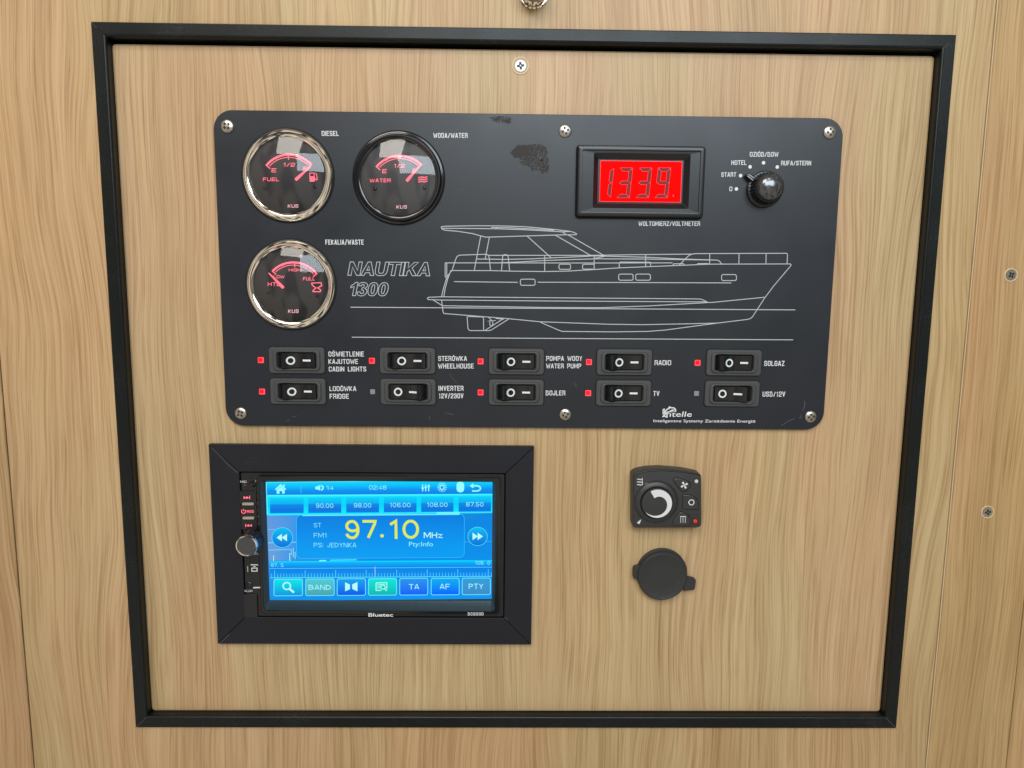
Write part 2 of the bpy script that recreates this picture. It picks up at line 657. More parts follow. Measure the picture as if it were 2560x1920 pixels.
M = {}
M['hatch'] = wood('oak_hatch', 3.1, (1, 1, 1), .7)
M['wall'] = wood('oak_wall', 11.7, (.97, .955, .90), 1.0)
M['wallL'] = wood('oak_left_panel', 23.3, (.94, .89, .85))
M['wallR'] = wood('oak_right_panel', 31.9, (.93, .87, .76), .5)
M['edge'] = mat('pale_edge_and_highlight', (.60, .46, .29), .35)  # pale wood edges, and the highlight painted along the wall seam
M['trim'] = mat('black_trim_plastic', (.004, .006, .006), .33, spec=.26, bump=(1.6, .25, .12, .05), dust=(1.1, .76, (.03, .034, .034)))
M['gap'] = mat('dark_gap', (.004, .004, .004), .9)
M['plate'] = mat('anodised_black_plate', (.007, .010, .016), .36, spec=.5, bump=(2.5, .05, .05, .05), dust=(.35, .90, (.03, .032, .035)))
M['surr'] = mat('black_surround_vinyl', (.009, .010, .015), .42, spec=.32, bump=(1.2, .25, .08, .06), dust=(.8, .84, (.04, .04, .05)))
M['blk'] = mat('black_plastic', (.008, .009, .011), .28, bump=(.8, .05, .05))
M['gloss'] = mat('gloss_black_plastic', (.006, .006, .007), .10)
M['grey'] = mat('dark_grey_rubber', (.045, .045, .047), .5, bump=(1.5, .15, .08))
M['heat'] = mat('heater_black_plastic', (.024, .025, .026), .42, bump=(2.5, .25, .08))
M['cap'] = mat('socket_cap_rubber', (.024, .025, .026), .48, spec=.4, bump=(1.2, .25, .1), dust=(.8, .78, (.05, .05, .05)))
M['rocker'] = mat('rocker_black', (.008, .009, .010), .20)
M['white'] = mat('white_print', (.66, .68, .70), .5)
M['line'] = mat('engraved_grey_line', (.42, .45, .47), .5)
M['mark'] = mat('white_switch_mark', (.66, .72, .72), .4)
M['screw'] = mat('stainless_steel', (.46, .42, .37), .32, 1.0, bump=(1.2, .1, .08))
M['screwdk'] = mat('screw_recess', (.02, .017, .012), .5, .3)
M['zinc'] = mat('zinc_screw', (.44, .44, .42), .45, .7, bump=(2, .2, .05))
M['chrome'] = mat('chrome', (.86, .80, .70), .07, 1.0)
M['bcrome'] = mat('black_gloss_bezel', (.008, .009, .011), .12, spec=.7)
M['dial'] = mat('gauge_dial', (.034, .031, .033), .30)
M['pink'] = mat('glowing_pink_print', (.3, .02, .04), .4, emit=srgb(255, 112, 130), es=1.25)
M['pinkw'] = mat('glowing_pale_print', (.3, .1, .1), .4, emit=srgb(255, 190, 200), es=1.0)
M['red'] = mat('lit_red_lens', (.5, .0, .0), .3, emit=srgb(250, 6, 22), es=1.0)
M['redpale'] = mat('lit_red_lens_rim', (.5, .0, .0), .3, emit=srgb(255, 98, 120), es=1.0)
M['offled'] = mat('unlit_led', (.22, .21, .23), .4)
M['lcd'] = mat('red_lcd_backlight', (.05, 0, 0), .5, emit=(1.0, .0, .0), es=1.0, spec=.03)
M['lcdline'] = mat('lcd_segment_edge', (.3, 0, 0), .3, emit=srgb(255, 62, 76), es=1.0)
M['seg'] = mat('lcd_segment', (.06, .02, .02), .5, emit=srgb(122, 30, 30), es=.9, spec=.1)
M['knobcap'] = mat('polished_grey_cap', (.10, .105, .11), .20, .8, coat=.4)
M['silver'] = mat('silver_button', (.55, .52, .46), .3, .8)
M['hwhite'] = mat('heater_white_print', (.62, .62, .64), .5)
M['redled'] = mat('red_led_dim', (.42, .03, .015), .25, emit=srgb(170, 30, 14), es=.5)
M['wled'] = mat('frosted_led', (.55, .55, .53), .25)
M['lip'] = mat('lip_screen_reflection', (.006, .026, .042), .22)  # dark teal put in for the screen's reflection on the lip
M['scr'] = mat('scratch_mark', (.055, .058, .062), .55)
M['glue'] = mat('dried_glue_residue', (.085, .078, .080), .6, spec=.4, bump=(.9, 1.0, .9))
M['stain'] = mat('dark_smear', (.028, .025, .024), .6, spec=.3, bump=(.8, .8, .4))

dm = bpy.data.materials.new('display')
dm.use_nodes = True
b_ = dm.node_tree.nodes['Principled BSDF']
at_ = dm.node_tree.nodes.new('ShaderNodeVertexColor')
at_.layer_name = 'Col'
b_.inputs['Base Color'].default_value = (0.002, 0.002, 0.003, 1)
b_.inputs['Roughness'].default_value = .22
b_.inputs['Specular IOR Level'].default_value = .08
b_.inputs['Emission Strength'].default_value = 1.0
dm.node_tree.links.new(at_.outputs['Color'], b_.inputs['Emission Color'])
M['disp'] = dm

# gauge glass: clear, mirror-like at its surface
gl = bpy.data.materials.new('gauge_glass')
gl.use_nodes = True
g = gl.node_tree
for q in list(g.nodes):
    g.nodes.remove(q)
out = g.nodes.new('ShaderNodeOutputMaterial')
mx = g.nodes.new('ShaderNodeMixShader')
tr = g.nodes.new('ShaderNodeBsdfTransparent')
go = g.nodes.new('ShaderNodeBsdfGlossy')
go.inputs['Roughness'].default_value = .055
fr = g.nodes.new('ShaderNodeFresnel')
fr.inputs['IOR'].default_value = 1.58
g.links.new(fr.outputs[0], mx.inputs[0])
g.links.new(tr.outputs[0], mx.inputs[1])
g.links.new(go.outputs[0], mx.inputs[2])
g.links.new(mx.outputs[0], out.inputs[0])
M['glass'] = gl

# ------------------------------------------------------------------ wall of oak boards
WZ = 4.0
wall = bpy.data.objects.new('wall', None)
COL.objects.link(wall)
node(wall, None, (0, 0, 0))
wall['kind'] = 'structure'
SL, SR, SR2 = -342.6, 293.2, 351.6


def board(x0, x1, y0, y1, z1, ch=.5, zb=-18):
    p = [(x1, y1), (x0, y1), (x0, y0), (x1, y0)]
    q = [(x1 - ch, y1 - ch), (x0 + ch, y1 - ch), (x0 + ch, y0 + ch), (x1 - ch, y0 + ch)]
    return loft([(p, zb), (p, z1 - ch), (q, z1)])


o4 = lambda x0, x1, y0, y1: [(x1, y1), (x0, y1), (x0, y0), (x1, y0)]
ob('wall_board', loft([(o4(SL + .5, SR - .35, -620, 620), -18), (o4(SL + .5, SR - .35, -620, 620), WZ - .4),
                       (o4(SL + .8, SR - .6, -619, 619), WZ), (o4(-262, 262, -228, 228), WZ),
                       (o4(-262, 262, -228, 228), -18)], cap1=False), M['wall'], wall)
ob('wall_board', board(-900, SL - .5, -620, 620, WZ), M['wallL'], wall)
ob('wall_board', board(SR + .9, SR2 - .5, -620, 620, WZ + .7, .3), M['wallR'], wall)
ob('wall_board', board(SR2 + .5, 900, -620, 620, WZ + .2), M['wallR'], wall)
ob('seam_highlight', board(SR - .05, SR + .65, -620, 620, WZ + .75, .25), M['edge'], wall)  # pale strip painted in for the bright highlight along the seam
ob('backing_board', board(-900, 900, -620, 620, -18.2, .1, -24), M['gap'], wall)

# ------------------------------------------------------------------ black trim frame around the hatch
frame = thing('trim_frame', 'large black rectangular trim frame set in the oak wall around the hatch board', 'frame', (0, 0, WZ))
TW, TH = 536.84 / 2, 467.54 / 2


def strip(side, W, H, prof, cx=0, cy=0):
    """mitred strip; prof = [(distance inwards from the outer edge, z)]"""
    V = []
    for d, z in prof:
        if side in 'tb':
            y = (H - d) * (1 if side == 't' else -1)
            V += [(-(W - d), y, z), (W - d, y, z)]
        else:
            x = (W - d) * (1 if side == 'r' else -1)
            V += [(x, -(H - d), z), (x, H - d, z)]
    V = [(x + cx, y + cy, z) for x, y, z in V]
    Fc = []
    n = len(prof)
    flip = side in 'bl'
    for i in range(n):
        j = (i + 1) % n
        q = (2 * i, 2 * i + 1, 2 * j + 1, 2 * j) if side in 'tb' else (2 * i, 2 * j, 2 * j + 1, 2 * i + 1)
        if (side in 't') or side == 'l':
            q = q[::-1]
        Fc.append(q)
    for e in (0, 1):
        Fc.append(tuple(2 * i + e for i in range(n))[::(1 if e else -1)])
    return V, Fc


tprof = [(0, 0), (0, 1.6), (.25, 2.0), (.6, 2.1), (6.9, 2.1), (7.3, 2.6), (7.7, 2.8), (8.15, 2.65), (8.5, 2.4), (8.8, 2.0), (9.0, 1.3), (9.0, -9.5), (8.0, -9.5), (8.0, 0)]
for s in 'tblr':
    g_ = strip(s, TW, TH, tprof)
    o = ob('trim_strip', g_, M['trim'], frame, (0, 0, WZ), sm=False)
for sx_, sy_, w_, a_, b_i in ((-1, -1, .35, .5, 8.2), (1, -1, .4, .3, 8.6), (-1, 1, .25, .8, 4.0), (1, 1, .3, 5.0, 8.6)):
    p0 = (sx_ * (TW - a_), sy_ * (TH - a_))
    p1 = (sx_ * (TW - b_i), sy_ * (TH - b_i))
    ob('joint_scuff', band([p0, (p0[0] * .45 + p1[0] * .55 + .15, p0[1] * .45 + p1[1] * .55 - .1), p1], w_, 2.85), M['scr'], frame, (0, 0, WZ), sm=False)

# ------------------------------------------------------------------ hatch board
HX0, HX1, HY0, HY1 = -259.0, 258.8, -224.3, 222.3
hatch = thing('hatch_board', 'removable oak board inside the black trim frame carrying all the controls', 'panel', (0, 0, 0))
hp = rr(HX1 - HX0, HY1 - HY0, 2.0, 4, (HX0 + HX1) / 2, (HY0 + HY1) / 2)
hq = rr(HX1 - HX0 - 1.2, HY1 - HY0 - 1.2, 1.6, 4, (HX0 + HX1) / 2, (HY0 + HY1) / 2)
ob('board', loft([(hp, -16), (hp, -.5), (hq, 0)]), M['hatch'], hatch, (0, 0, 0))
ob('board_edge', loft([(rr(HX1 - HX0 + .5, HY1 - HY0 + .5, 2.2, 4, (HX0 + HX1) / 2, (HY0 + HY1) / 2), -15), (rr(HX1 - HX0 + .5, HY1 - HY0 + .5, 2.2, 4, (HX0 + HX1) / 2, (HY0 + HY1) / 2), -.35), (hp, -.2), (hp, -15)], cap1=False), M['edge'], hatch, (0, 0, 0))


def cross_recess(R, mt=None):
    a, b = R, R * .30
    P = [(b, b), (b, a), (-b, a), (-b, b), (-a, b), (-a, -b), (-b, -b), (-b, -a), (b, -a), (b, -b), (a, -b), (a, b)]
    return roundpoly(P, b * .5, 2)


def screw_mesh(r, dome, csk=False):
    """pan or countersunk head"""
    if csk:
        return lathe([(r, -.6), (r, 0), (r * .93, dome), (r * .5, dome), (0, dome)], 40, False)
    pr = [(r, 0), (r, dome * .25)] + [(r * math.cos(a), dome * (.25 + .75 * math.sin(a))) for a in [pi / 2 * k / 8 for k in range(1, 8)]] + [(0, dome)]
    return lathe(pr, 40, False)


def screw(parent, at, r, dome, matl, ang, name='screw', csk=False, sub=True):
    o = ob(name, screw_mesh(r, dome, csk), matl, parent, at)
    z = dome * (.93 if not csk else 1.0)
    rc = loft([(cross_recess(r * .58), z + .07), (inset(cross_recess(r * .58), .05), z + .075)])
    c = ob('cross_recess', shift(rc, rot=ang), M['screwdk'], o if sub else parent, at)
    cc = ob('recess_floor', shift(lathe([(r * .13, z + .11), (0, z + .12)], 10), 0, 0, 0), matl, o if sub else parent, at)
    return o


# countersunk screw at the top of the hatch
hu = U(1301.4, 164.8, 0)
cup = ob('screw_cup', lathe([(5.5, 0), (5.4, .35), (5.0, .45), (4.3, .1), (4.2, -.1), (0, -.1)], 48, False), M['edge'], hatch, (hu[0], hu[1], 0.05))
screw(hatch, (hu[0], hu[1], .1), 3.9, .45, M['zinc'], .15, csk=True)

# two wall screws on the right board
for i, (px, py, a, lb) in enumerate(((2527, 687.5, .6, 'upper of two steel cross-head screws in the right-hand oak board'),
                                     (2468.5, 1280, .2, 'lower of two steel cross-head screws in the right-hand oak board'))):
    u, v = U(px, py, WZ + .7)
    t = thing('wall_screw', lb, 'screw', (u, v, WZ + .7), 'screws in the right-hand oak board')
    ob('screw_cup', lathe([(4.5, 0), (4.4, .35), (4.0, .45), (3.7, .1), (0, .05)], 40, False), M['edge'], t, (u, v, WZ + .72))
    screw(t, (u, v, WZ + .85), 3.6, .5, M['screw'], a, 'screw_head', True)

# chrome knob at the very top edge of the picture
ku, kv = U(1336, -33, WZ + 10)
k = thing('push_knob', 'round chrome push knob on the wall above the frame, cut off by the top edge', 'knob', (ku, kv, WZ))
ob('knob_base', lathe([(9.6, 0), (9.6, 1.2), (9.0, 1.8), (8.2, 1.9), (0, 1.9)], 48, False), M['chrome'], k, (ku, kv, WZ))
ob('knob_body', lathe([(7.0, 1.8), (7.0, 8), (8.6, 9.4), (8.8, 12), (8.0, 13.4), (6.5, 14.0), (0, 14.2)], 48, False), M['chrome'], k, (ku, kv, WZ))

# ------------------------------------------------------------------ the black control panel
PZ = 3.0
PCX, PCY, PW, PH = 2.71, 82.26, 400.0, 202.0
panel = thing('control_panel', 'black boat switch panel with three gauges, red voltmeter, selector knob and ten rocker switches', 'control panel', (PCX, PCY, 0))
pr0 = rr(PW, PH, 12.0, 10)
ob('plate', loft([(pr0, .05), (pr0, PZ - .25), (rr(PW - .5, PH - .5, 11.8, 10), PZ)]), M['plate'], panel, (PCX, PCY, 0))

A = Z(520, 260, 640 / 2212)
B = Z(840, 540, 640 / 2212)
C = Z(1360, 540, 640 / 2212)
D = Z(1400, 340, 400 / 2212)
E = Z(1760, 280, 360 / 2133)
G3 = Z(620, 850, 480 / 2212)
G4 = Z(1080, 850, 480 / 2212)
G5 = Z(1460, 850, 580 / 2212)
PX = lambda x, y, w=0.0: U(x, y, w)
PL = PZ + .06


def print_on(body, q, x0, x1, yt, yb, bold=.022, shear=0.0, outline=0.0, m='white', name='lettering', parent=None, w=PL, yb2=None, space=1.0):
    c = q((x0 + x1) / 2, yb, w)
    at = (c[0], c[1], w)
    if not outline and all(ch in SF or ch == ' ' for ch in body):
        kw = dict(wd=.145, rad=.14, gap=.14) if parent is None else dict(wd=.15, rad=.2, gap=.2)
        return ob(name, stroke_text(body, q, x0, x1, yt, yb, w, at, yb2=yb2, shear=shear, **kw), M[m], parent or panel, at, sm=False)
    return ob(name, textpx(body, q, x0, x1, yt, yb, w, at, bold, shear, outline, yb2, space), M[m], parent or panel, at, sm=False)


for a in (('DIESEL', A, 983, 1130, 233, 276), ('FEKALIA/WASTE', A, 1015, 1345, 1172, 1215),
          ('WODA/WATER', PX, 1083.6, 1169, 332.5, 344.7),
          ('WOLTOMIERZ/VOLTMETER', D, 1085, 1935, 1180, 1242),
          ('DZIÓB/BOW', E, 678, 1100, 592, 662), ('HOTEL', E, 405, 628, 715, 783), ('RUFA/STERN', E, 1140, 1585, 722, 790),
          ('START', E, 255, 475, 893, 960), ('0', E, 375, 418, 1105, 1172),
          ('OŚWIETLENIE', G3, 928, 1335, 133, 190), ('KAJUTOWE', G3, 928, 1268, 220, 275), ('CABIN LIGHTS', G3, 932, 1362, 307, 362),
          ('LODÓWKA', G3, 940, 1247, 533, 588), ('FRIDGE', G3, 942, 1162, 620, 676),
          ('STERÓWKA', G4, 72, 402, 185, 240), ('WHEELHOUSE', G4, 72, 480, 272, 328), ('INVERTER', G4, 75, 362, 528, 585),
          ('12V/230V', G4, 78, 362, 615, 672), ('POMPA WODY', G4, 1315, 1730, 185, 240), ('WATER PUMP', G4, 1315, 1718, 272, 326),
          ('BOJLER', G4, 1310, 1535, 582, 638),
          ('RADIO', G5, 672, 830, 193, 240), ('TV', G5, 660, 718, 487, 533), ('SOLGAZ', G5, 1717, 1910, 199, 247), ('USB/12V', G5, 1702, 1917, 492, 540)):
    print_on(*a)

OUT = {   # bold letters as closed outlines, width in cap heights
    'N': (.74, [[(0, 0), (0, 1), (.2, 1), (.54, .36), (.54, 1), (.74, 1), (.74, 0), (.53, 0), (.2, .63), (.2, 0)]]),
    'A': (.80, [[(0, 0), (.31, 1), (.50, 1), (.80, 0), (.58, 0), (.53, .2), (.27, .2), (.215, 0)], [(.32, .38), (.48, .38), (.40, .72)]]),
    'U': (.72, [[(0, 1), (.2, 1), (.2, .38), (.22, .24), (.29, .17), (.38, .16), (.47, .18), (.52, .25), (.53, .38), (.53, 1), (.74, 1), (.74, .4), (.71, .17), (.62, .04), (.48, -.01), (.26, -.01), (.11, .05), (.03, .16), (0, .38)]]),
    'T': (.72, [[(.26, 0), (.26, .83), (0, .83), (0, 1), (.74, 1), (.74, .83), (.47, .83), (.47, 0)]]),
    'I': (.2, [[(0, 0), (0, 1), (.2, 1), (.2, 0)]]),
    'K': (.78, [[(0, 0), (0, 1), (.2, 1), (.2, .56), (.53, 1), (.79, 1), (.45, .58), (.80, 0), (.55, 0), (.31, .43), (.2, .30), (.2, 0)]]),
    '1': (.42, [[(.22, 0), (.22, .70), (.02, .58), (.02, .75), (.16, .85), (.27, 1), (.42, 1), (.42, 0)]]),
    '3': (.60, [[(.0, .27), (.19, .29), (.22, .19), (.30, .15), (.38, .19), (.41, .30), (.37, .41), (.25, .44), (.27, .60), (.36, .64), (.38, .74), (.35, .83), (.28, .85), (.21, .82), (.18, .73), (.0, .76), (.05, .92), (.16, .99), (.30, 1.0), (.48, .95), (.57, .85), (.58, .74), (.53, .62), (.43, .55), (.56, .47), (.61, .30), (.56, .12), (.44, .01), (.29, -.02), (.12, .02), (.03, .12)]]),
    '0': (.60, [[(.30, 1), (.45, .96), (.55, .83), (.60, .62), (.60, .38), (.55, .16), (.45, .03), (.30, -.01), (.15, .03), (.05, .16), (0, .38), (0, .62), (.05, .83), (.15, .96)],
                [(.30, .84), (.36, .80), (.39, .70), (.40, .5), (.39, .30), (.36, .20), (.30, .15), (.24, .20), (.21, .30), (.20, .5), (.21, .70), (.24, .80)]]),
}


def outlined(body, x0, x1, yt, yb, yb2, gap=.10, sh=.20):
    a, b, t = B(x0, yb, PL), B(x1, yb2, PL), B(x0, yt, PL)
    cap = t[1] - a[1]
    tot = math.hypot(b[0] - a[0], b[1] - a[1]) / cap - sh * (1 if body[-1] in '0' else .0)
    nat = sum(OUT[c][0] for c in body)
    k = (tot - gap * (len(body) - 1)) / nat
    d = Vector((b[0] - a[0], b[1] - a[1])).normalized()
    x = 0
    for c in body:
        gs = []
        c0 = (a[0] + d.x * x * cap, a[1] + d.y * x * cap, PL)
        for lp in OUT[c][1]:
            P = [((px * k + sh * py) * cap, py * cap) for px, py in lp]
            gs.append(band(P, .42, 0, True))
        ob('outlined_letter', J(*gs), M['line'], panel, c0, sm=False)
        x += OUT[c][0] * k + gap


outlined('NAUTIKA', 102, 810, 396, 512, 517, .05, .20)
outlined('1300', 112, 462, 573, 688, 690, .07, .20)
print_on('ntelle', G5, 783, 1027, 682, 732, bold=.006, shear=.1)
print_on('Inteligentne Systemy Zarządzenie Energią', G5, 662, 1632, 757, 783, bold=.006, yb2=787)

# maker's mark: leaping dolphin over the word
H = Z(1640, 1010, 260 / 2212)
hat = (*H(280, 170, PL), PL)


def pol(q, pts, w, at):
    return [(q(x, y, w)[0] - at[0], q(x, y, w)[1] - at[1]) for x, y in pts]


dol = J(band(pol(H, [(200, 190), (205, 150), (240, 110), (285, 92), (275, 70), (295, 62), (320, 80), (380, 82), (412, 110), (418, 155), (380, 148), (350, 160), (300, 160), (240, 175), (210, 215), (240, 250), (235, 280), (190, 262), (135, 272), (165, 245), (195, 225), (200, 190)], PL, hat), .75),
        flat(pol(H, [(285, 150), (340, 118), (390, 115), (410, 150), (350, 160)], PL, hat), .0),
        band(pol(H, [(150, 115), (180, 108), (175, 200), (150, 212)], PL, hat), .6, closed=True))
ob('dolphin_emblem', dol, M['white'], panel, hat, sm=False)

# boat drawing, engraved white lines
bat = (*B(1600, 500, PL), PL)
DX = 520 * 2212 / 640


def cz(pts):
    return [(x + DX, y) for x, y in pts]


def rbox(x0, y0, x1, y1, r=14):
    return [(x0 + (p[0] + (x1 - x0) / 2), y0 + p[1] + (y1 - y0) / 2) for p in rr(x1 - x0, y1 - y0, r, 3)]


lines = [
    ([(912, 92), (960, 88), (1200, 84), (1450, 86), (1620, 92), (1700, 98), (1900, 118), (2020, 132), (2050, 140), (2078, 153), (2078, 159), (2070, 162), (1990, 162), (1650, 172), (1330, 182), (1290, 182), (1250, 172), (1180, 152), (1050, 132), (940, 122), (918, 114), (910, 100)], True),
    ([(920, 106), (1100, 107), (1380, 110), (1620, 118), (1840, 130), (1960, 137), (2025, 133)], False),
    ([(1340, 98), (1500, 102), (1700, 112), (1885, 123)], False), ([(1384, 99), (1384, 110)], False), ([(1622, 107), (1622, 119)], False), ([(1845, 120), (1845, 130)], False),
    ([(1958, 137), (1985, 160)], False), ([(2003, 162), (2322, 345)], False), ([(1892, 164), (2208, 345)], False), ([(1650, 172), (1860, 362)], False),
    ([(1250, 175), (1195, 468)], False), ([(1325, 185), (1292, 355), (1290, 368), (1297, 375)], False),
    ([(1003, 470), (1030, 385), (1045, 350), (1068, 338), (1220, 333), (1300, 331), (1315, 338), (1325, 365), (1335, 472)], False),
    ([(1430, 472), (1440, 352), (1446, 337), (1462, 333), (1478, 337), (1488, 352), (1500, 472)], False),
    ([(1320, 340), (2212, 340)] + cz([(880, 333), (1280, 329), (1310, 325), (2098, 322), (2104, 332), (2100, 412)]), False),
    ([(1215, 372), (1290, 372), (1450, 375), (1700, 370), (1860, 362), (2180, 348)] + cz([(410, 345), (530, 345)]), False),
    ([(1370, 406), (1600, 396), (1810, 384), (2212, 371)] + cz([(435, 367), (530, 347), (880, 356), (1200, 372), (1495, 381), (1515, 388), (1528, 408), (1542, 416)]), False),
    (cz([(440, 370), (880, 372), (1430, 380)]), False),
    ([(943, 405), (1370, 405), (2212, 406)] + cz([(1110, 405)]), False),
    ([(985, 476), (1003, 471), (1340, 472), (1500, 476), (1800, 480)] + cz([(200, 476), (430, 463), (650, 448), (1140, 428), (1440, 416), (2128, 414), (2135, 422), (2130, 432), (1980, 610), (1905, 710), (1802, 870), (1785, 885), (1760, 893), (1500, 925), (1200, 965), (1050, 985), (900, 997), (600, 1001), (160, 997), (130, 988), (-10, 927), (-35, 915)]), False),
    ([(930, 842), (1250, 868), (1480, 886), (1765, 914)] + cz([(200, 922), (550, 935), (850, 939), (1300, 930), (1500, 925)]), False),
    ([(1000, 472), (985, 490), (965, 545), (942, 630), (932, 697)], False), ([(955, 540), (930, 620), (912, 697)], False), ([(913, 728), (918, 775), (925, 828), (932, 842)], False),
    ([(943, 405), (943, 520), (955, 543), (967, 538), (965, 512), (985, 496)], False), ([(957, 405), (957, 530)], False),
    ([(795, 703), (915, 698)] + cz([(-880, 698), (0, 706), (1300, 716), (1355, 718), (1385, 730), (1415, 747), (1450, 747), (1905, 702)]), False),
    (([(815, 701), (797, 703), (789, 712), (797, 722), (915, 726), (1797, 734)] + cz([(1400, 742)])), False),
    ([(840, 726), (920, 775), (1797, 790)] + cz([(500, 792), (900, 777), (1415, 748)]), False),
    ([(1020, 567), (1570, 573)], False), ([(1743, 572)] + cz([(1618, 578)]), False),
    (rbox(1593, 546, 1720, 599), True), (cz(rbox(645, 502, 770, 555)), True), (cz(rbox(792, 502, 919, 555)), True), (cz(rbox(1534, 506, 1662, 558)), True),
    (cz(rbox(129, 416, 230, 461)), True), (cz([(430, 417), (345, 417), (333, 424), (333, 452), (345, 459), (425, 459)]), False),
    ([(1803, 340), (1803, 478)], False), (cz([(433, 338), (433, 463)]), False), (cz([(878, 334), (878, 437)]), False), (cz([(1432, 327), (1430, 415)]), False),
    (cz([(1685, 325), (1683, 413)]), False), (cz([(1919, 324), (1917, 413)]), False),
    (cz([(650, 447), (650, 406), (662, 398), (918, 400), (922, 432)]), False),
    (cz([(1165, 428), (1220, 370), (1255, 339), (1280, 329), (1310, 325)]), False),
    (cz([(1112, 425), (1120, 413), (1205, 413), (1212, 422)]), False), (cz([(1322, 418), (1330, 411), (1415, 411), (1422, 416)]), False),
    ([(1133, 868), (1140, 968), (1148, 985), (1165, 990), (1325, 990), (1345, 983), (1492, 890)], False), ([(1140, 868), (1265, 872), (1275, 882), (1275, 988)], False), ([(1285, 990), (1445, 888)], False),
    ([(1318, 876), (1345, 900), (1305, 912), (1380, 902)], False), ([(1330, 912), (1328, 938), (1342, 952), (1356, 938), (1352, 905)], False),
    ([(1380, 884), (1450, 892)], False),
]
sections = {}
ob('boat_drawing', J(*[band(pol(B, p, PL, bat), .50, 0.003 * i, c) for i, (p, c) in enumerate(lines)]), M['line'], panel, bat, sm=False)
for p in ([(125, 788), (1100, 798), (2212, 803)] + cz([(2170, 811)]), [(137, 1047), (1300, 1056), (2212, 1060)] + cz([(2152, 1070)])):
    a0, a1 = B(*p[0], PL), B(*p[-1], PL)
    c = ((a0[0] + a1[0]) / 2, (a0[1] + a1[1]) / 2, PL + .12)
    ob('printed_line', band([(a0[0] - c[0], a0[1] - c[1]), (a1[0] - c[0], a1[1] - c[1])], .52), M['line'], panel, c, sm=False)

# selector dots
for (x, y) in ((882, 752), (683, 812), (1085, 815), (542, 942), (480, 1140)):
    c = (*E(x, y, PL), PL)
    ob('selector_dot', flat(circ(1.12, 20)), M['white'], panel, c, sm=False)

# plate screws
plate_screws = [(567, 315, .7), (1413.3, 327, .3), (2075.6, 330.3, .1), (601, 1033.6, .6), (1413.5, 1036.6, .3), (2027.5, 1042.2, .15)]
first = None
for px, py, a in plate_screws:
    u, v = U(px, py, PZ + 1)
    screw(panel, (u, v, PZ), 4.15 if py < 400 else 4.0, 1.7, M['screw'], a)

# ---- gauges
q1, q2, q3 = Z(580, 300, 280 / 1659), Z(860, 300, 280 / 1659), Z(590, 580, 280 / 1659)


def gauge(label, c, chrome):
    u, v = c
    at = (u, v, PZ)
    bz = M['chrome'] if chrome else M['bcrome']
    R0 = 28.9
    prof = [(R0, 0), (R0 + .1, .7), (R0 - .1, 1.5), (R0 - .7, 2.3), (R0 - 1.5, 3.1), (R0 - 2.6, 3.7), (R0 - 3.3, 3.6), (R0 - 3.7, 3.1),
            (R0 - 4.0, 3.0), (R0 - 4.9, 2.4), (R0 - 5.0, .6)] if chrome else \
        [(R0, 0), (R0 + .1, .9), (R0 - .4, 1.6), (R0 - .9, 1.7), (R0 - 1.1, 1.2), (R0 - 1.5, 1.3), (R0 - 1.9, 3.0), (R0 - 2.5, 3.7), (R0 - 3.3, 3.7), (R0 - 3.8, 3.0),
         (R0 - 4.3, 2.9), (R0 - 5.2, 2.3), (R0 - 5.3, .6)]
    g = ob('gauge', lathe(prof, 96, False), bz, panel, at, label=label)
    ob('dial', lathe([(R0 - 4.9, .5), (0, .5)], 64, False), M['dial'], g, at)
    rl = R0 - 5.0
    ob('contact_shade', lathe([(R0 + .75, .02), (R0 + .75, .25), (R0, .3)], 80, False), M['gap'], g, at)  # black ring painted in for the shadow edge round the bezel
    # shallow spherical lens
    SAG = 4.0
    Rs = (rl * rl + SAG * SAG) / (2 * SAG)
    cap = [(rl * (1 - k / 14), 2.2 + math.sqrt(Rs * Rs - (rl * (1 - k / 14)) ** 2) - (Rs - SAG)) for k in range(14)] + [(0, 2.2 + SAG)]
    ob('lens', lathe(cap, 64, False), M['glass'], g, at)
    return g, at


def dialprint(g, at, q, items, m='pink', name='lettering'):
    w = PZ + .62
    for it in items:
        body, x0, x1, yt, yb = it[:5]
        bold = .012 if len(it) < 6 else it[5]
        ob(name, stroke_text(body, q, x0, x1, yt, yb, w, at, wd=.16, rad=.14, gap=.22, shear=.12), M[m], g, at, sm=False)


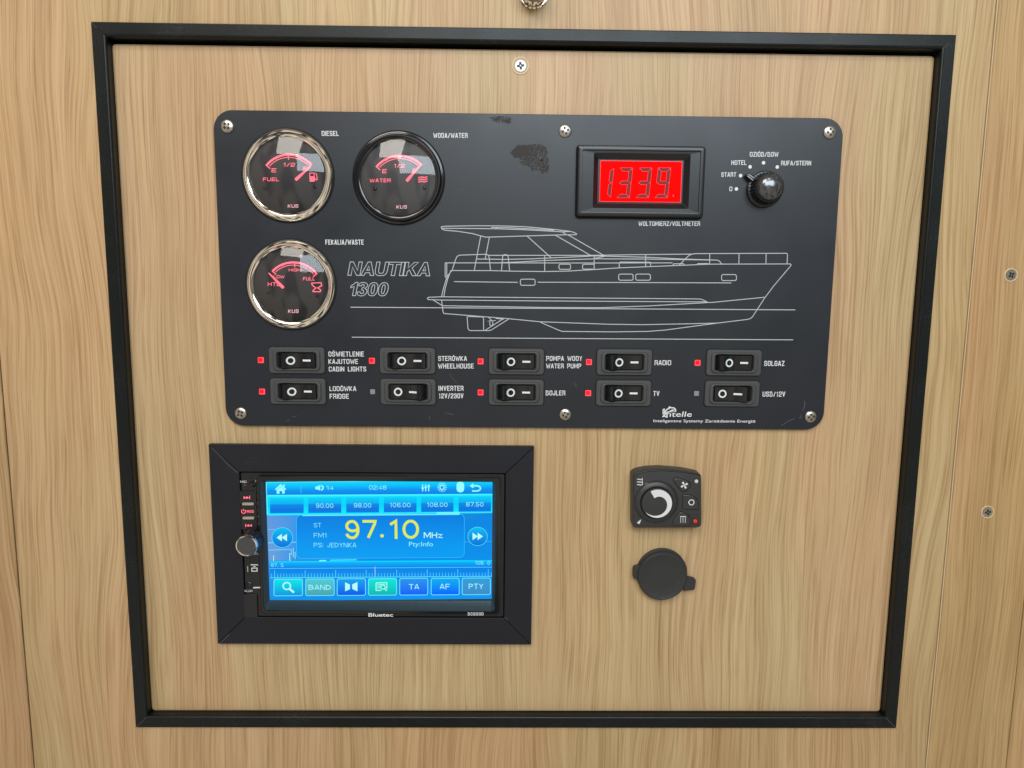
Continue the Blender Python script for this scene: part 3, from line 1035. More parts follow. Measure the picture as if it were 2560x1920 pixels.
def dialarc(g, at, q, L_, T_, R_):
    """scale arc through three read points"""
    w = PZ + .6
    a, b, c = [Vector(q(*p, w)) for p in (L_, T_, R_)]
    d = 2 * (a.x * (b.y - c.y) + b.x * (c.y - a.y) + c.x * (a.y - b.y))
    ux = ((a.length_squared) * (b.y - c.y) + (b.length_squared) * (c.y - a.y) + (c.length_squared) * (a.y - b.y)) / d
    uy = ((a.length_squared) * (c.x - b.x) + (b.length_squared) * (a.x - c.x) + (c.length_squared) * (b.x - a.x)) / d
    cc = Vector((ux, uy))
    r = (a - cc).length
    a0 = math.degrees(math.atan2(a.y - uy, a.x - ux))
    a1 = math.degrees(math.atan2(c.y - uy, c.x - ux))
    x, y = ux - at[0], uy - at[1]
    gs = [band(arcp(x, y, r - .55, a0, a1, 40), 1.25), band(arcp(x, y, r - 2.25, a0 - 3, a1 + 3, 40), .42)]
    for ang in (a0, a1):
        cs, sn = math.cos(math.radians(ang)), math.sin(math.radians(ang))
        gs.append(band([(x + cs * (r + .05), y + sn * (r + .05)), (x + cs * (r - 3.6), y + sn * (r - 3.6))], .6, .01))
    am = (a0 + a1) / 2
    cs, sn = math.cos(math.radians(am)), math.sin(math.radians(am))
    gs.append(band([(x + cs * (r - .2), y + sn * (r - .2)), (x + cs * (r - 3.7), y + sn * (r - 3.7))], .55, .01))
    for f in (.25, .75):
        am = a0 + (a1 - a0) * f
        cs, sn = math.cos(math.radians(am)), math.sin(math.radians(am))
        gs.append(band([(x + cs * (r - 1), y + sn * (r - 1)), (x + cs * (r - 2.4), y + sn * (r - 2.4))], .3, .01))
    ob('scale_arc', J(*gs), M['pink'], g, (at[0], at[1], w), sm=False)


def needle(g, at, q, base, tip, w0=2.0, w1=.7):
    w = PZ + 1.3
    a, b = Vector(q(*base, w)), Vector(q(*tip, w))
    d = (b - a).normalized()
    n = Vector((-d.y, d.x))
    P = [a - n * w0 / 2 * .7 - d * .3, a - n * w0 / 2 + d * .5, b - n * w1 / 2, b + d * .5, b + n * w1 / 2, a + n * w0 / 2 + d * .5, a + n * w0 / 2 * .7 - d * .3]
    P = [(p.x - at[0], p.y - at[1]) for p in P]
    ob('needle', prism(P, 0, .35, .12), M['pink'], g, (at[0], at[1], w), sm=False)


def dialscrews(g, at, q, pts):
    for p in pts:
        u, v = q(*p, PZ + .6)
        ob('dial_pin', lathe([(1.15, 0), (1.1, .5), (.7, .8), (0, .9)], 20, False), M['gloss'], g, (u, v, PZ + .5))


c1 = (-151.3, 143.4)
g, at = gauge('chrome-rimmed diesel fuel gauge, needle at full', c1, True)
dialarc(g, at, q1, (500, 665), (838, 500), (1182, 650))
dialprint(g, at, q1, [('1/2', 757, 930, 635, 690), ('E', 585, 655, 715, 775), ('F', 1050, 1107, 692, 745), ('FUEL', 458, 695, 852, 905)])
dialprint(g, at, q1, [('KUS', 825, 980, 1250, 1298, .03)], 'pinkw')
needle(g, at, q1, (945, 885), (1165, 685))
dialscrews(g, at, q1, [(490, 1015), (1232, 990)])
w = PZ + .6
pa = (at[0], at[1], w)
ob('pump_symbol', J(band(pol(q1, [(1150, 788), (1215, 785), (1222, 905), (1158, 908)], w, pa), .5, 0, True),
                    flat(pol(q1, [(1152, 835), (1218, 832), (1222, 905), (1158, 908)], w, pa), .004),
                    band(pol(q1, [(1222, 850), (1238, 880), (1255, 888), (1262, 870), (1250, 800), (1232, 788)], w, pa), .5)), M['pink'], g, pa, sm=False)

c2 = (-80.9, 142.7)
g, at = gauge('black-rimmed water gauge beside the diesel gauge, needle at full', c2, False)
dialarc(g, at, q2, (472, 685), (812, 518), (1155, 655))
dialprint(g, at, q2, [('1/2', 738, 895, 650, 705), ('E', 565, 630, 728, 788), ('F', 1015, 1072, 722, 776), ('WATER', 378, 688, 868, 923)])
dialprint(g, at, q2, [('KUS', 775, 930, 1263, 1312, .03)], 'pinkw')
needle(g, at, q2, (930, 902), (1135, 665))
dialscrews(g, at, q2, [(462, 1018), (1190, 1008)])
pa = (at[0], at[1], w)
ob('wave_symbol', J(*[band(pol(q2, [(1098 + 17.5 * i, yy + 9 * math.sin(i * 1.5)) for i in range(9)], w, pa), .55) for yy in (848, 880, 912)]), M['pink'], g, pa, sm=False)

c3 = (-151.4, 74.6)
g, at = gauge('chrome-rimmed waste tank gauge below the diesel gauge, needle at low', c3, True)
dialarc(g, at, q3, (532, 572), (862, 438), (1205, 612))
dialprint(g, at, q3, [('HIGH', 780, 965, 542, 583), ('LOW', 555, 715, 640, 685), ('FULL', 990, 1168, 668, 718), ('HTL', 470, 650, 745, 800)])
dialprint(g, at, q3, [('KUS', 770, 925, 1148, 1198, .03)], 'pinkw')
needle(g, at, q3, (700, 825), (490, 612))
dialscrews(g, at, q3, [(478, 905), (1210, 948)])
pa = (at[0], at[1], w)
ob('tank_symbol', band(pol(q3, [(1120, 757), (1258, 750), (1270, 795), (1208, 828), (1255, 858), (1248, 884), (1142, 884), (1140, 868), (1185, 828), (1132, 792)], w, pa), .6, 0, True), M['pink'], g, pa, sm=False)

# ---- voltmeter
vc = (73.4, 141.9)
VW, VH = 81.6, 44.6
va = (vc[0], vc[1], PZ)
LX, LY, LW, LH = 73.9 - vc[0], 142.4 - vc[1], 52.0, 25.2
volt = ob('voltmeter', loft([(rr(VW, VH, 2), 0), (rr(VW, VH, 2), 3.2), (rr(VW - 1.2, VH - 1.2, 1.6), 4.3), (rr(VW - 3.2, VH - 3.2, 1.2), 4.7), (rr(VW - 6.4, VH - 6.4, .8), 4.5),
                             (rr(VW - 6.8, VH - 6.8, .7), 3.7), (rr(61.5, 34.2, .8, 6, LX, LY), 3.6), (rr(LW + 3.2, LH + 2.4, .5, 6, LX, LY), .5), (rr(LW + 3, LH + 2.2, .5, 6, LX, LY), .12)], cap1=True),
          M['blk'], panel, va, label='black rectangular voltmeter with a red lit display')
ob('contact_shade', loft([(rr(VW + 1.0, VH + 1.0, 2.3), .02), (rr(VW + 1.0, VH + 1.0, 2.3), .3), (rr(VW, VH, 2), .32)], cap1=False), M['gap'], volt, va)  # black outline painted in for contact shade round the case
lw = PZ + .75
lcd = ob('display', loft([(rr(LW, LH, .4, 3, LX, LY), -.5), (rr(LW, LH, .4, 3, LX, LY), 0)]), M['lcd'], volt, (vc[0], vc[1], lw))
lrim = ob('display_edge', loft([(rr(LW + .5, LH + .5, .4, 3, LX, LY), .02), (rr(LW + .5, LH + .5, .4, 3, LX, LY), .05), (rr(LW - .1, LH - .1, .4, 3, LX, LY), .05)], cap1=False), M['lcdline'], volt, (vc[0], vc[1], lw))


def seg(q, x0, y0, wd, ht, t, on):
    """seven segments, box with bottom-left x0,y0 (crop px, y down), leaning right"""
    sl = .115
    g = 5

    def P(x, y):
        return (x0 + x + sl * (y), y0 - y)
    h2 = ht / 2
    S_ = {
        'a': [P(g, ht), P(wd - g, ht), P(wd - t, ht - t), P(t, ht - t)],
        'd': [P(g, 0), P(wd - g, 0), P(wd - t, t), P(t, t)],
        'g': [P(t * .35, h2), P(t, h2 + t / 2), P(wd - t, h2 + t / 2), P(wd - t * .35, h2), P(wd - t, h2 - t / 2), P(t, h2 - t / 2)],
        'b': [P(wd, ht - g * 2), P(wd, h2 + g), P(wd - t * .5, h2 + g), P(wd - t, h2 + t / 2 + g), P(wd - t, ht - t - g)],
        'c': [P(wd, g * 2), P(wd, h2 - g), P(wd - t * .5, h2 - g), P(wd - t, h2 - t / 2 - g), P(wd - t, t + g)],
        'f': [P(0, ht - g * 2), P(0, h2 + g), P(t * .5, h2 + g), P(t, h2 + t / 2 + g), P(t, ht - t - g)],
        'e': [P(0, g * 2), P(0, h2 - g), P(t * .5, h2 - g), P(t, h2 - t / 2 - g), P(t, t + g)],
    }
    return [S_[k] for k in on]


for (x0, on) in ((525, 'bc'), (785, 'abcdg'), (1052, 'abcdg'), (1312, 'abcdfg')):
    polys = seg(D, x0, 852, 172, 410, 44, on)
    da = (vc[0], vc[1], lw + .08)
    gs, ls = [], []
    for P_ in polys:
        pp = ccw(pol(D, P_, lw, da))
        gs.append(flat(pp, .02))
        ls.append(flat(inset(pp, -.19), 0.0))
    ob('digit_outline', J(*ls), M['lcdline'], volt, da, sm=False)
    ob('digit', J(*gs), M['seg'], volt, da, sm=False)
da = (vc[0], vc[1], lw + .08)
ob('decimal_point', flat(pol(D, [(1560, 812), (1572, 812), (1568, 842), (1558, 842)], lw, da)), M['lcdline'], volt, da, sm=False)

# ---- selector knob
sc = U(1910, 473.5, PZ)
sa = (sc[0], sc[1], PZ)
ptr = math.atan2(U(1851.5, 439, PZ)[1] - sc[1], U(1851.5, 439, PZ)[0] - sc[0]) - .10


def knurl(r, dr, n, ph=0):
    return [((r - dr * (.5 + .5 * math.cos(2 * pi * k / 4))) * math.cos(2 * pi * k / (n * 4) + ph), (r - dr * (.5 + .5 * math.cos(2 * pi * k / 4))) * math.sin(2 * pi * k / (n * 4) + ph)) for k in range(n * 4)]


kb = ob('selector_knob', loft([(circ(11.4, 120), .3), (circ(11.5, 120), 1.8), (circ(10.9, 120), 2.4), (knurl(10.3, .7, 30), 2.6), (knurl(9.5, .7, 30), 10.2), (circ(8.6, 120), 10.8), (circ(8.4, 120), 11.0)]), M['blk'], panel, sa,
        label='black ribbed rotary selector knob with polished grey cap, pointing to START')
ob('knob_cap', lathe([(8.5, 10.8), (8.4, 11.5), (7.8, 12.7), (6.6, 13.7), (4.8, 14.5), (2.5, 15.0), (0, 15.1)], 64, False), M['knobcap'], kb, sa)
c_, s_ = math.cos(ptr), math.sin(ptr)
pp = roundpoly([(8.5, 2.2), (13.0, 1.7), (15.8, .9), (15.8, -.9), (13.0, -1.7), (8.5, -2.2)], .7, 3)
ob('pointer', shift(prism(pp, .3, 4.2, .8), rot=ptr), M['blk'], kb, sa)
ob('pointer_line', shift(J(band([(10.2, .75), (14.6, .62)], .32, 4.24), band([(10.2, -.75), (14.6, -.62)], .32, 4.24)), rot=ptr), M['hwhite'], kb, sa, sm=False)

# ---- rocker switches
SWW, SWH = 36.7, 17.4
RW, RH = 25.6, 10.6
h_geo = loft([(rr(SWW, SWH, 2.2), .05), (rr(SWW, SWH, 2.2), .9), (rr(SWW - .8, SWH - .8, 1.9), 1.35), (rr(31.2, 14.0, 3.0), 1.45), (rr(30.2, 13.0, 2.8), 2.3), (rr(29.2, 12.4, 2.5), 2.45),
              (rr(RW + 1.2, RH + 1.2, 1.9), 2.4), (rr(RW, RH, 1.6), 1.7), (rr(RW - .4, RH - .4, 1.4), .12)], cap1=False)


def rk_prof(on):
    # raised end left when on; cross-section x,z of the rocker cap
    P = [(-12.3, -2.5), (-11.9, .2), (-9.1, 4.2), (-8.6, 4.7), (-8.0, 4.7), (-5.5, 3.2), (-2.8, 2.1), (0, 1.5), (4, 1.25), (8, 1.35), (11.0, 1.7), (11.6, 1.6), (12.0, 1.2), (12.2, -2.5)]
    return P if on else [(-x, z) for x, z in reversed(P)]


def rk_top(on, x):
    P = rk_prof(on)
    for (a, za), (b, zb) in zip(P, P[1:]):
        if a <= x <= b:
            return za + (zb - za) * (x - a) / max(b - a, 1e-6)
    return 0


def rocker_geo(on):
    P = rk_prof(on)
    V, Fc = [], []
    ys = [-4.9, -4.6, 4.6, 4.9]
    n = len(P)
    for y in ys:
        d = .25 if abs(y) > 4.7 else 0
        for x, z in P:
            V.append((x, y, z - d))
    for k in range(3):
        for i in range(n - 1):
            Fc.append((k * n + i, k * n + i + 1, (k + 1) * n + i + 1, (k + 1) * n + i))
    Fc.append(tuple(range(n))[::-1])
    Fc.append(tuple(3 * n + i for i in range(n)))
    return V, Fc


def drape(g, on, lift=.07):
    return [(x, y, rk_top(on, x) + lift) for x, y, z in g[0]], g[1]


proto = {}


def subdiv_band(x0, x1, hw, n=8):
    V, Fc = [], []
    for i in range(n + 1):
        x = x0 + (x1 - x0) * i / n
        V += [(x, -hw, 0), (x, hw, 0)]
    for i in range(n):
        Fc.append((2 * i, 2 * i + 2, 2 * i + 3, 2 * i + 1))
    return V, Fc


for on in (True, False):
    xo, xd = (-3.6, 6.6) if on else (-6.6, 3.3)
    rg = rocker_geo(on)
    # make faces point outwards
    me_o = (h_geo, rg,
            drape(ring(1.75, 2.75, 0, 36, xo, 0), on), drape(shift(subdiv_band(-2.6, 2.6, .62), xd, 0), on))
    proto[on] = me_o
sws = [(742, 901, 1, 'cabin lights'), (1018.7, 902, 1, 'wheelhouse'), (1291, 904, 1, 'water pump'), (1561, 905.6, 1, 'radio'), (1835, 907, 1, 'gas cooker'),
       (745, 978.5, 1, 'fridge'), (1020.4, 979.7, 0, 'inverter'), (1290.5, 981, 1, 'boiler'), (1559, 983, 1, 'TV'), (1830.4, 984.6, 0, 'USB and 12V')]
srcs = {}
for px, py, on, nm in sws:
    u, v = U(px, py, PZ + 1)
    at = (u, v, PZ)
    lab = 'black %s rocker switch, %s' % (nm, 'switched on' if on else 'switched off')
    if on not in srcs:
        hg, rg, rgm, dg_ = proto[bool(on)]
        h = ob('rocker_switch', hg, M['grey'], panel, at, label=lab)
        gk = ob('contact_shade', loft([(rr(SWW + .9, SWH + .9, 2.5), .02), (rr(SWW + .9, SWH + .9, 2.5), .12), (rr(SWW, SWH, 2.2), .12)], cap1=False), M['gap'], h, at)  # black outline painted in for contact shade round the housing
        w_ = ob('well', loft([(rr(RW - .5, RH - .5, 1.4), .1), (rr(RW - .6, RH - .6, 1.3), .14)]), M['gap'], h, at)  # floor painted black for the darkness of a deeper recess
        r = ob('rocker', rg, M['rocker'], h, at)
        bpy.context.view_layer.update()
        m1 = ob('off_mark', rgm, M['mark'], h, at, sm=False)
        m2 = ob('on_mark', dg_, M['mark'], h, at, sm=False)
        srcs[on] = (h, r, m1, m2, w_, gk)
    else:
        h0, r0, a0, b0, w0_, gk0 = srcs[on]
        h = dup(h0, panel, at, lab)
        for s_o in (gk0, w0_, r0, a0, b0):
            dup(s_o, h, at)
# indicator lamps
leds = [(652.1, 900.3, 1), (929.7, 902, 1), (1201.5, 903.6, 1), (1472.3, 905.3, 1), (1744, 907.2, 1), (655.2, 979, 1), (931.6, 979.5, 0), (1201.5, 981.3, 1), (1470.5, 983, 1), (1741.3, 983.7, 0)]
for px, py, on in leds:
    u, v = U(px, py, PZ + .3)
    at = (u, v, PZ)
    if on:
        l = ob('indicator_lamp', loft([(rr(3.6, 3.6, .4, 3), 0), (rr(3.6, 3.6, .4, 3), .5), (rr(3.3, 3.3, .4, 3), .6)]), M['redpale'], panel, at, label='lit red square indicator lamp')
        ob('lamp_core', loft([(rr(2.7, 2.7, .3, 3, -.2, .2), .62), (rr(2.6, 2.6, .3, 3, -.2, .2), .66)]), M['red'], l, at)
        ob('lamp_rim', loft([(rr(4.4, 4.4, .6, 3), .05), (rr(4.3, 4.3, .6, 3), .2), (rr(3.6, 3.6, .4, 3), .22)], cap1=False), mat('dark_red_lamp_rim', (.2, .004, .006), .3, emit=srgb(120, 4, 12), es=.6) if 'rim' not in M else M['rim'], l, at)
        if 'rim' not in M:
            M['rim'] = bpy.data.materials['dark_red_lamp_rim']
    else:
        ob('indicator_lamp', loft([(rr(3.2, 3.2, .3, 3), 0), (rr(3.2, 3.2, .3, 3), .4), (rr(2.9, 2.9, .3, 3), .5)]), M['offled'], panel, at, label='unlit grey square indicator lamp')

# ---- wear on the plate
K = Z(1180, 270, 280 / 2212)


def blob(q, pts, w, at, jit=.5):
    P = ccw(pol(q, pts, w, at))
    out = []
    for i in range(len(P)):
        a, b = Vector(P[i]), Vector(P[(i + 1) % len(P)])
        k = max(int((b - a).length / 1.0), 1)
        for j in range(k):
            p = a + (b - a) * j / k
            out.append((p.x + random.uniform(-jit, jit), p.y + random.uniform(-jit, jit)))
    return out


def inside(p, poly):
    c = False
    for i in range(len(poly)):
        (x1, y1), (x2, y2) = poly[i - 1], poly[i]
        if (y1 > p[1]) != (y2 > p[1]) and p[0] < (x2 - x1) * (p[1] - y1) / (y2 - y1) + x1:
            c = not c
    return c


def smear(poly, n, r0, r1, m, feather=26, z=.03):
    """a smudge of many small flecks, thinning out towards its rim"""
    cx0 = sum(p[0] for p in poly) / len(poly)
    cy0 = sum(p[1] for p in poly) / len(poly)
    a = (*K(cx0, cy0, PZ + .02), PZ + .02)
    gs = []
    xs, ys = [p[0] for p in poly], [p[1] for p in poly]
    k = 0
    while k < n:
        x, y = random.uniform(min(xs), max(xs)), random.uniform(min(ys), max(ys))
        x += random.gauss(0, 8)
        y += random.gauss(0, 8)
        if not inside((x + random.gauss(0, feather), y + random.gauss(0, feather)), poly):
            continue
        p = K(x, y, PZ)
        r = random.uniform(r0, r1) * random.uniform(.4, 1)
        el, th = random.uniform(.4, 1), random.uniform(0, pi)
        P = []
        for j in range(7):
            t = 2 * pi * j / 7
            rr_ = r * random.uniform(.7, 1.2)
            X, Y = rr_ * math.cos(t), rr_ * el * math.sin(t)
            P.append((p[0] - a[0] + X * math.cos(th) - Y * math.sin(th), p[1] - a[1] + X * math.sin(th) + Y * math.cos(th)))
        gs.append(flat(P, z + .0004 * (k % 200)))
        k += 1
    o = ob('glue_residue' if m == 'glue' else 'dark_smear', J(*gs), M[m], panel, a, sm=False)
    o['kind'] = 'stuff'
    return o


G_PTS = [(960, 1000), (1150, 900), (1160, 720), (1400, 720), (1470, 850), (1510, 1060), (1490, 1180), (1430, 1290), (1280, 1200), (1050, 1110), (930, 1060)]
D_PTS = [(800, 930), (830, 830), (910, 740), (1050, 745), (1160, 760), (1170, 960), (1000, 970), (880, 985)]
T_PTS = [(330, 170), (790, 172), (770, 240), (720, 320), (680, 300), (620, 290), (560, 235), (470, 270), (400, 235)]
smear(G_PTS, 420, .5, 1.5, 'stain', 22, .02)
smear(D_PTS, 300, .6, 1.8, 'stain', 14, .12)
smear(G_PTS, 190, .2, .7, 'glue', 20, .22)
smear(T_PTS, 170, .3, .9, 'stain', 14, .02)


def scratch(q, pts, wd):
    a = (*q(*pts[0], PZ + .04), PZ + .04)
    return band(pol(q, pts, PZ, a), wd), a


N_ = Z(1940, 940, 180 / 1866)
for q, pts, wd in ((N_, [(740, 640), (745, 740), (725, 830), (690, 900)], .5), (N_, [(655, 1000), (650, 1090), (590, 1085)], .45), (N_, [(480, 1105), (330, 1160), (230, 1230), (130, 1290)], .45),
                   (G3, [(2085, 878), (2095, 918)], .35), (G4, [(200, 390), (250, 455), (290, 500)], .25), (G4, [(150, 840), (250, 858)], .4), (G3, [(510, 885), (570, 872)], .3), (G3, [(430, 930), (490, 922)], .3),
                   (A, [(2196, 730), (2199, 742)], .6), (G4, [(1640, 490), (1665, 550)], .3)):
    gg, a = scratch(q, pts, wd)
    ob('scratch', gg, M['scr'], panel, a, sm=False)

# ------------------------------------------------------------------ radio surround and radio
sx0, sx1, sy0, sy1 = -209.4, 8.0, -172.6, -31.4
scx, scy = (sx0 + sx1) / 2, (sy0 + sy1) / 2
sur = thing('radio_surround', 'wide black mitred surround frame on the oak board around the car radio', 'frame', (scx, scy, 0))
ox0, ox1, oy0, oy1 = -189.6, -11.1, -153.0, -50.2


def sur_strip(side):
    o = [(sx0, sy0), (sx1, sy0), (sx1, sy1), (sx0, sy1)]
    i = [(ox0, oy0), (ox1, oy0), (ox1, oy1), (ox0, oy1)]
    k = {'b': 0, 'r': 1, 't': 2, 'l': 3}[side]
    a, b = o[k], o[(k + 1) % 4]
    c, d = i[(k + 1) % 4], i[k]
    P = [(p[0] - scx, p[1] - scy) for p in (a, b, c, d)]
    gp = .09
    P = inset(P, gp)
    return loft([(P, .05), (P, 3.7), (inset(P, .3), 4.0)])


for s in 'brtl':
    ob('surround_strip', sur_strip(s), M['surr'], sur, (scx, scy, 0))
sl = M['scr']
for q, pts in ((Z(510, 1100, 430 / 1372), [(60, 60), (130, 128), (200, 205), (270, 260)]), (Z(510, 1100, 430 / 1372), [(125, 1622), (165, 1585), (205, 1545)]), (Z(1240, 1500, 120 / 1659), [(300, 590), (410, 690)])):
    a = (*q(*pts[0], 4), 4.04)
    ob('joint_scuff', band(pol(q, pts, 4, a), .45), sl, sur, a, sm=False)

R_at = (scx, scy, 0)
radio = thing('car_radio', 'double-height touchscreen car radio with lit blue screen tuned to 97.10', 'radio', (scx, scy, 0))
rcx, rcy, rw_, rh_ = (ox0 + ox1) / 2, (oy0 + oy1) / 2, ox1 - ox0, oy1 - oy0
FZ = 4.6
# faceplate
ob('faceplate', shift(loft([(rr(rw_ - .8, rh_ - .8, 1.2), -2), (rr(rw_ - .8, rh_ - .8, 1.2), 2.6), (rr(rw_ - 1.6, rh_ - 1.6, 1.0), 3.1)]), rcx - scx, rcy - scy), M['blk'], radio, R_at)
ob('dark_gap_backing', shift(loft([(rr(rw_ + 2, rh_ + 2, .5), .1), (rr(rw_ + 2, rh_ + 2, .5), .6)]), rcx - scx, rcy - scy), M['gap'], radio, R_at)  # black sheet added so the gap round the faceplate goes dark
# raised screen bezel
bx0, bx1, by0, by1 = -178.0, -14.5, -149.3, -52.4
bcx, bcy = (bx0 + bx1) / 2, (by0 + by1) / 2
ax0, ax1, ay0, ay1 = -176.2, -17.2, -147.6, -55.2   # opening at the front
lx0, lx1, ly0, ly1 = -172.4, -19.9, -140.4, -56.2   # lit area


def RR(x0, x1, y0, y1, r, n=5):
    return rr(x1 - x0, y1 - y0, r, n, (x0 + x1) / 2 - scx, (y0 + y1) / 2 - scy)


ob('screen_bezel', loft([(RR(bx0, bx1, by0, by1, 2.5), 2.9), (RR(bx0, bx1, by0, by1, 2.5), 5.6), (RR(bx0 + .5, bx1 - .5, by0 + .5, by1 - .5, 2.2), 6.1), (RR(ax0, ax1, ay0, ay1, 3.2), 6.1),
                         (RR(ax0 + .3, ax1 - .3, ay0 + .3, ay1 - .3, 3.0), 5.8), (RR(ax0 + .5, ax1 - .5, ay0 + .5, ay1 - .5, 2.9), 5.4)], cap1=False), M['gloss'], radio, R_at)
ob('screen_lip', loft([(RR(ax0 + .45, ax1 - .45, ay0 + .45, ay1 - .45, 2.9), 5.5), (RR(lx0 - .2, lx1 + .2, ly0 - .4, ly1 + .2, .5), 3.6), (RR(lx0, lx1, ly0, ly1, .4), 3.4)], cap1=True), M['lip'], radio, R_at)

SZ = 3.5
Sx = Z(640, 1180, 640 / 2212)


class Disp:
    def __init__(s):
        s.V, s.F, s.C = [], [], []

    def quad(s, pts, cols, z):
        n = len(s.V)
        P = [(Sx(x, y, SZ)[0] - scx, Sx(x, y, SZ)[1] - scy, z) for x, y in pts]
        s.V += P
        a = sum(P[i][0] * P[(i + 1) % len(P)][1] - P[(i + 1) % len(P)][0] * P[i][1] for i in range(len(P)))
        f = tuple(range(n, n + len(P)))
        s.F.append(f if a > 0 else f[::-1])
        s.C += [srgb(*c) for c in cols]

    def grad(s, x0, x1, y0, y1, stops, z, dy=0.0):
        """vertical gradient; stops [(t, rgb)], dy = rise of the right end in read px"""
        for (t0, c0), (t1, c1) in zip(stops, stops[1:]):
            a, b = y0 + (y1 - y0) * t0, y0 + (y1 - y0) * t1
            s.quad([(x0, b), (x1, b - dy), (x1, a - dy), (x0, a)], [c1, c1, c0, c0], z)

    def line(s, pts, wd, c, z, closed=False):
        P = [(Sx(x, y, SZ)[0] - scx, Sx(x, y, SZ)[1] - scy) for x, y in pts]
        V, Fc = band(P, wd, z, closed)
        n = len(s.V)
        s.V += V
        s.F += [tuple(i + n for i in f) for f in Fc]
        s.C += [srgb(*c)] * len(V)

    def poly(s, pts, c, z):
        s.quad(pts, [c] * len(pts), z)

    def geo(s, g, c):
        n = len(s.V)
        s.V += g[0]
        s.F += [tuple(i + n for i in f) for f in g[1]]
        s.C += [srgb(*c)] * len(g[0])

    def txt(s, body, x0, x1, yt, yb, c, z, bold=0.0, yb2=None):
        if all(ch in SF or ch == ' ' for ch in body):
            s.geo(stroke_text(body, Sx, x0, x1, yt, yb, SZ, (scx, scy, SZ - z), wd=.105 + bold, rad=9, gap=.16, yb2=yb2), c)
        else:
            s.geo(textpx(body, Sx, x0, x1, yt, yb, SZ, (scx, scy, SZ - z), bold, yb2=yb2), c)

    def make(s, name, parent, label=None):
        o = ob(name, (s.V, s.F), M['disp'], parent, (scx, scy, SZ), sm=False, cols=s.C, label=label)
        return o


def slope(x):   # read top edge falls left, rises right
    return -(x - 88) * (17.0 / 1950)


L1 = .03
d = Disp()
d.grad(85, 2043, 86, 205, [(0, (120, 240, 255)), (.06, (0, 215, 255)), (.35, (0, 190, 250)), (.62, (0, 150, 240)), (.97, (0, 128, 232)), (1, (0, 150, 240))], .0, 17)
d.grad(88, 2043, 205, 368, [(0, (60, 245, 255)), (.10, (0, 222, 255)), (.55, (0, 210, 250)), (1, (0, 238, 255))], .0, 17)
d.quad([(118, 1112), (2043, 1096), (2043, 350), (90, 368)], [(0, 148, 238), (0, 152, 244), (0, 134, 226), (80, 150, 210)], .0)
scr = d.make('screen', radio, 'lit blue touchscreen')
d = Disp()
# faint studio picture at the left, behind the station box
d.quad([(112, 765), (350, 763), (345, 372), (98, 372)], [(110, 160, 215), (40, 150, 240), (60, 150, 235), (100, 150, 225)], L1)
for (x, y0_, y1_, ww) in ((152, 720, 768, .5), (292, 700, 768, .5), (322, 655, 735, .35), (305, 668, 715, .3), (338, 690, 750, .35)):
    d.line([(x, y0_), (x, y1_)], ww, (170, 255, 235), L1 + .01)
d.line([(100, 498), (165, 495)], .35, (110, 210, 255), L1 + .01)
d.line([(105, 612), (345, 606)], .45, (130, 235, 255), L1 + .01)
d.line([(108, 675), (300, 668)], .55, (120, 215, 250), L1 + .01)
d.line([(1800, 605), (2038, 600)], .3, (60, 190, 255), L1 + .01)
d.line([(88, 90), (100, 370)], .5, (110, 240, 255), L1 + .01)
d.line([(100, 203), (2040, 194)], .9, (70, 245, 255), L1 + .015)
d.line([(100, 372), (2040, 350)], .7, (60, 225, 255), L1 + .01)
d.line([(1560, 356), (1760, 354)], 1.4, (110, 250, 255), L1 + .02)
d.line([(545, 766), (607, 765)], .9, (120, 250, 255), L1 + .02)
d.line([(640, 762), (870, 758)], .9, (60, 225, 255), L1 + .02)
d.grad(118, 2040, 772, 832, [(0, (0, 230, 255)), (.25, (0, 175, 250)), (1, (0, 130, 235))], L1, 10)
d.make('screen_background', scr)
# presets
for i, (x0, x1, t) in enumerate(((122, 412, ''), (452, 737, '90.00'), (780, 1063, '98.00'), (1105, 1387, '106.00'), (1427, 1706, '108.00'), (1751, 2030, '87.50'))):
    yy = slope(x0)
    d = Disp()
    d.grad(x0, x1, 228 + yy, 357 + yy, [(0, (0, 205, 250)), (.40, (0, 175, 240)), (.42, (0, 140, 232)), (.8, (0, 118, 225)), (1, (0, 125, 232))], L1 + .02, 2)
    if t:
        cw = {5: 150, 6: 180}[len(t)]
        cx_ = (x0 + x1) / 2 + 0
        yb = 313 + slope(cx_) * 1.0 + 1
        d.txt(t, cx_ - cw / 2, cx_ + cw / 2, yb - 38, yb, (150, 245, 255), L1 + .04, .02)
    d.make('preset_button', scr)
# top bar items
W = (150, 255, 255)
d = Disp()
d.poly([(163, 150), (213, 104), (262, 148), (250, 156), (213, 124), (175, 158)], W, .08)
d.poly([(179, 187), (179, 158), (213, 128), (248, 156), (248, 185), (226, 186), (226, 164), (203, 164), (203, 187)], W, .07)
d.poly([(235, 108), (248, 108), (248, 132), (235, 120)], W, .06)
d.make('home_icon', scr)
d = Disp()
d.line([(388, 122), (389, 182)], .25, (90, 210, 255), .06)
d.poly([(513, 125), (530, 124), (555, 112), (555, 160), (530, 150), (513, 150)], W, .06)
d.line([(562, 118), (577, 124), (580, 136), (577, 150), (562, 156)], .9, W, .07)
d.txt('14', 610, 670, 118, 155, W, .06, .006)
d.make('volume_reading', scr)
d = Disp()
d.txt('02:48', 977, 1127, 115, 152, W, .06, .004)
d.make('lettering', scr)
d = Disp()
for x in (1440, 1466, 1492):
    d.line([(x, 108), (x, 166)], .75, W, .06)
    d.line([(x - 10, 120 + (x % 7) * 4), (x + 10, 120 + (x % 7) * 4)], 1.1, W, .07)
d.make('slider_icon', scr)
d = Disp()
cx_, cy_ = 1608, 132
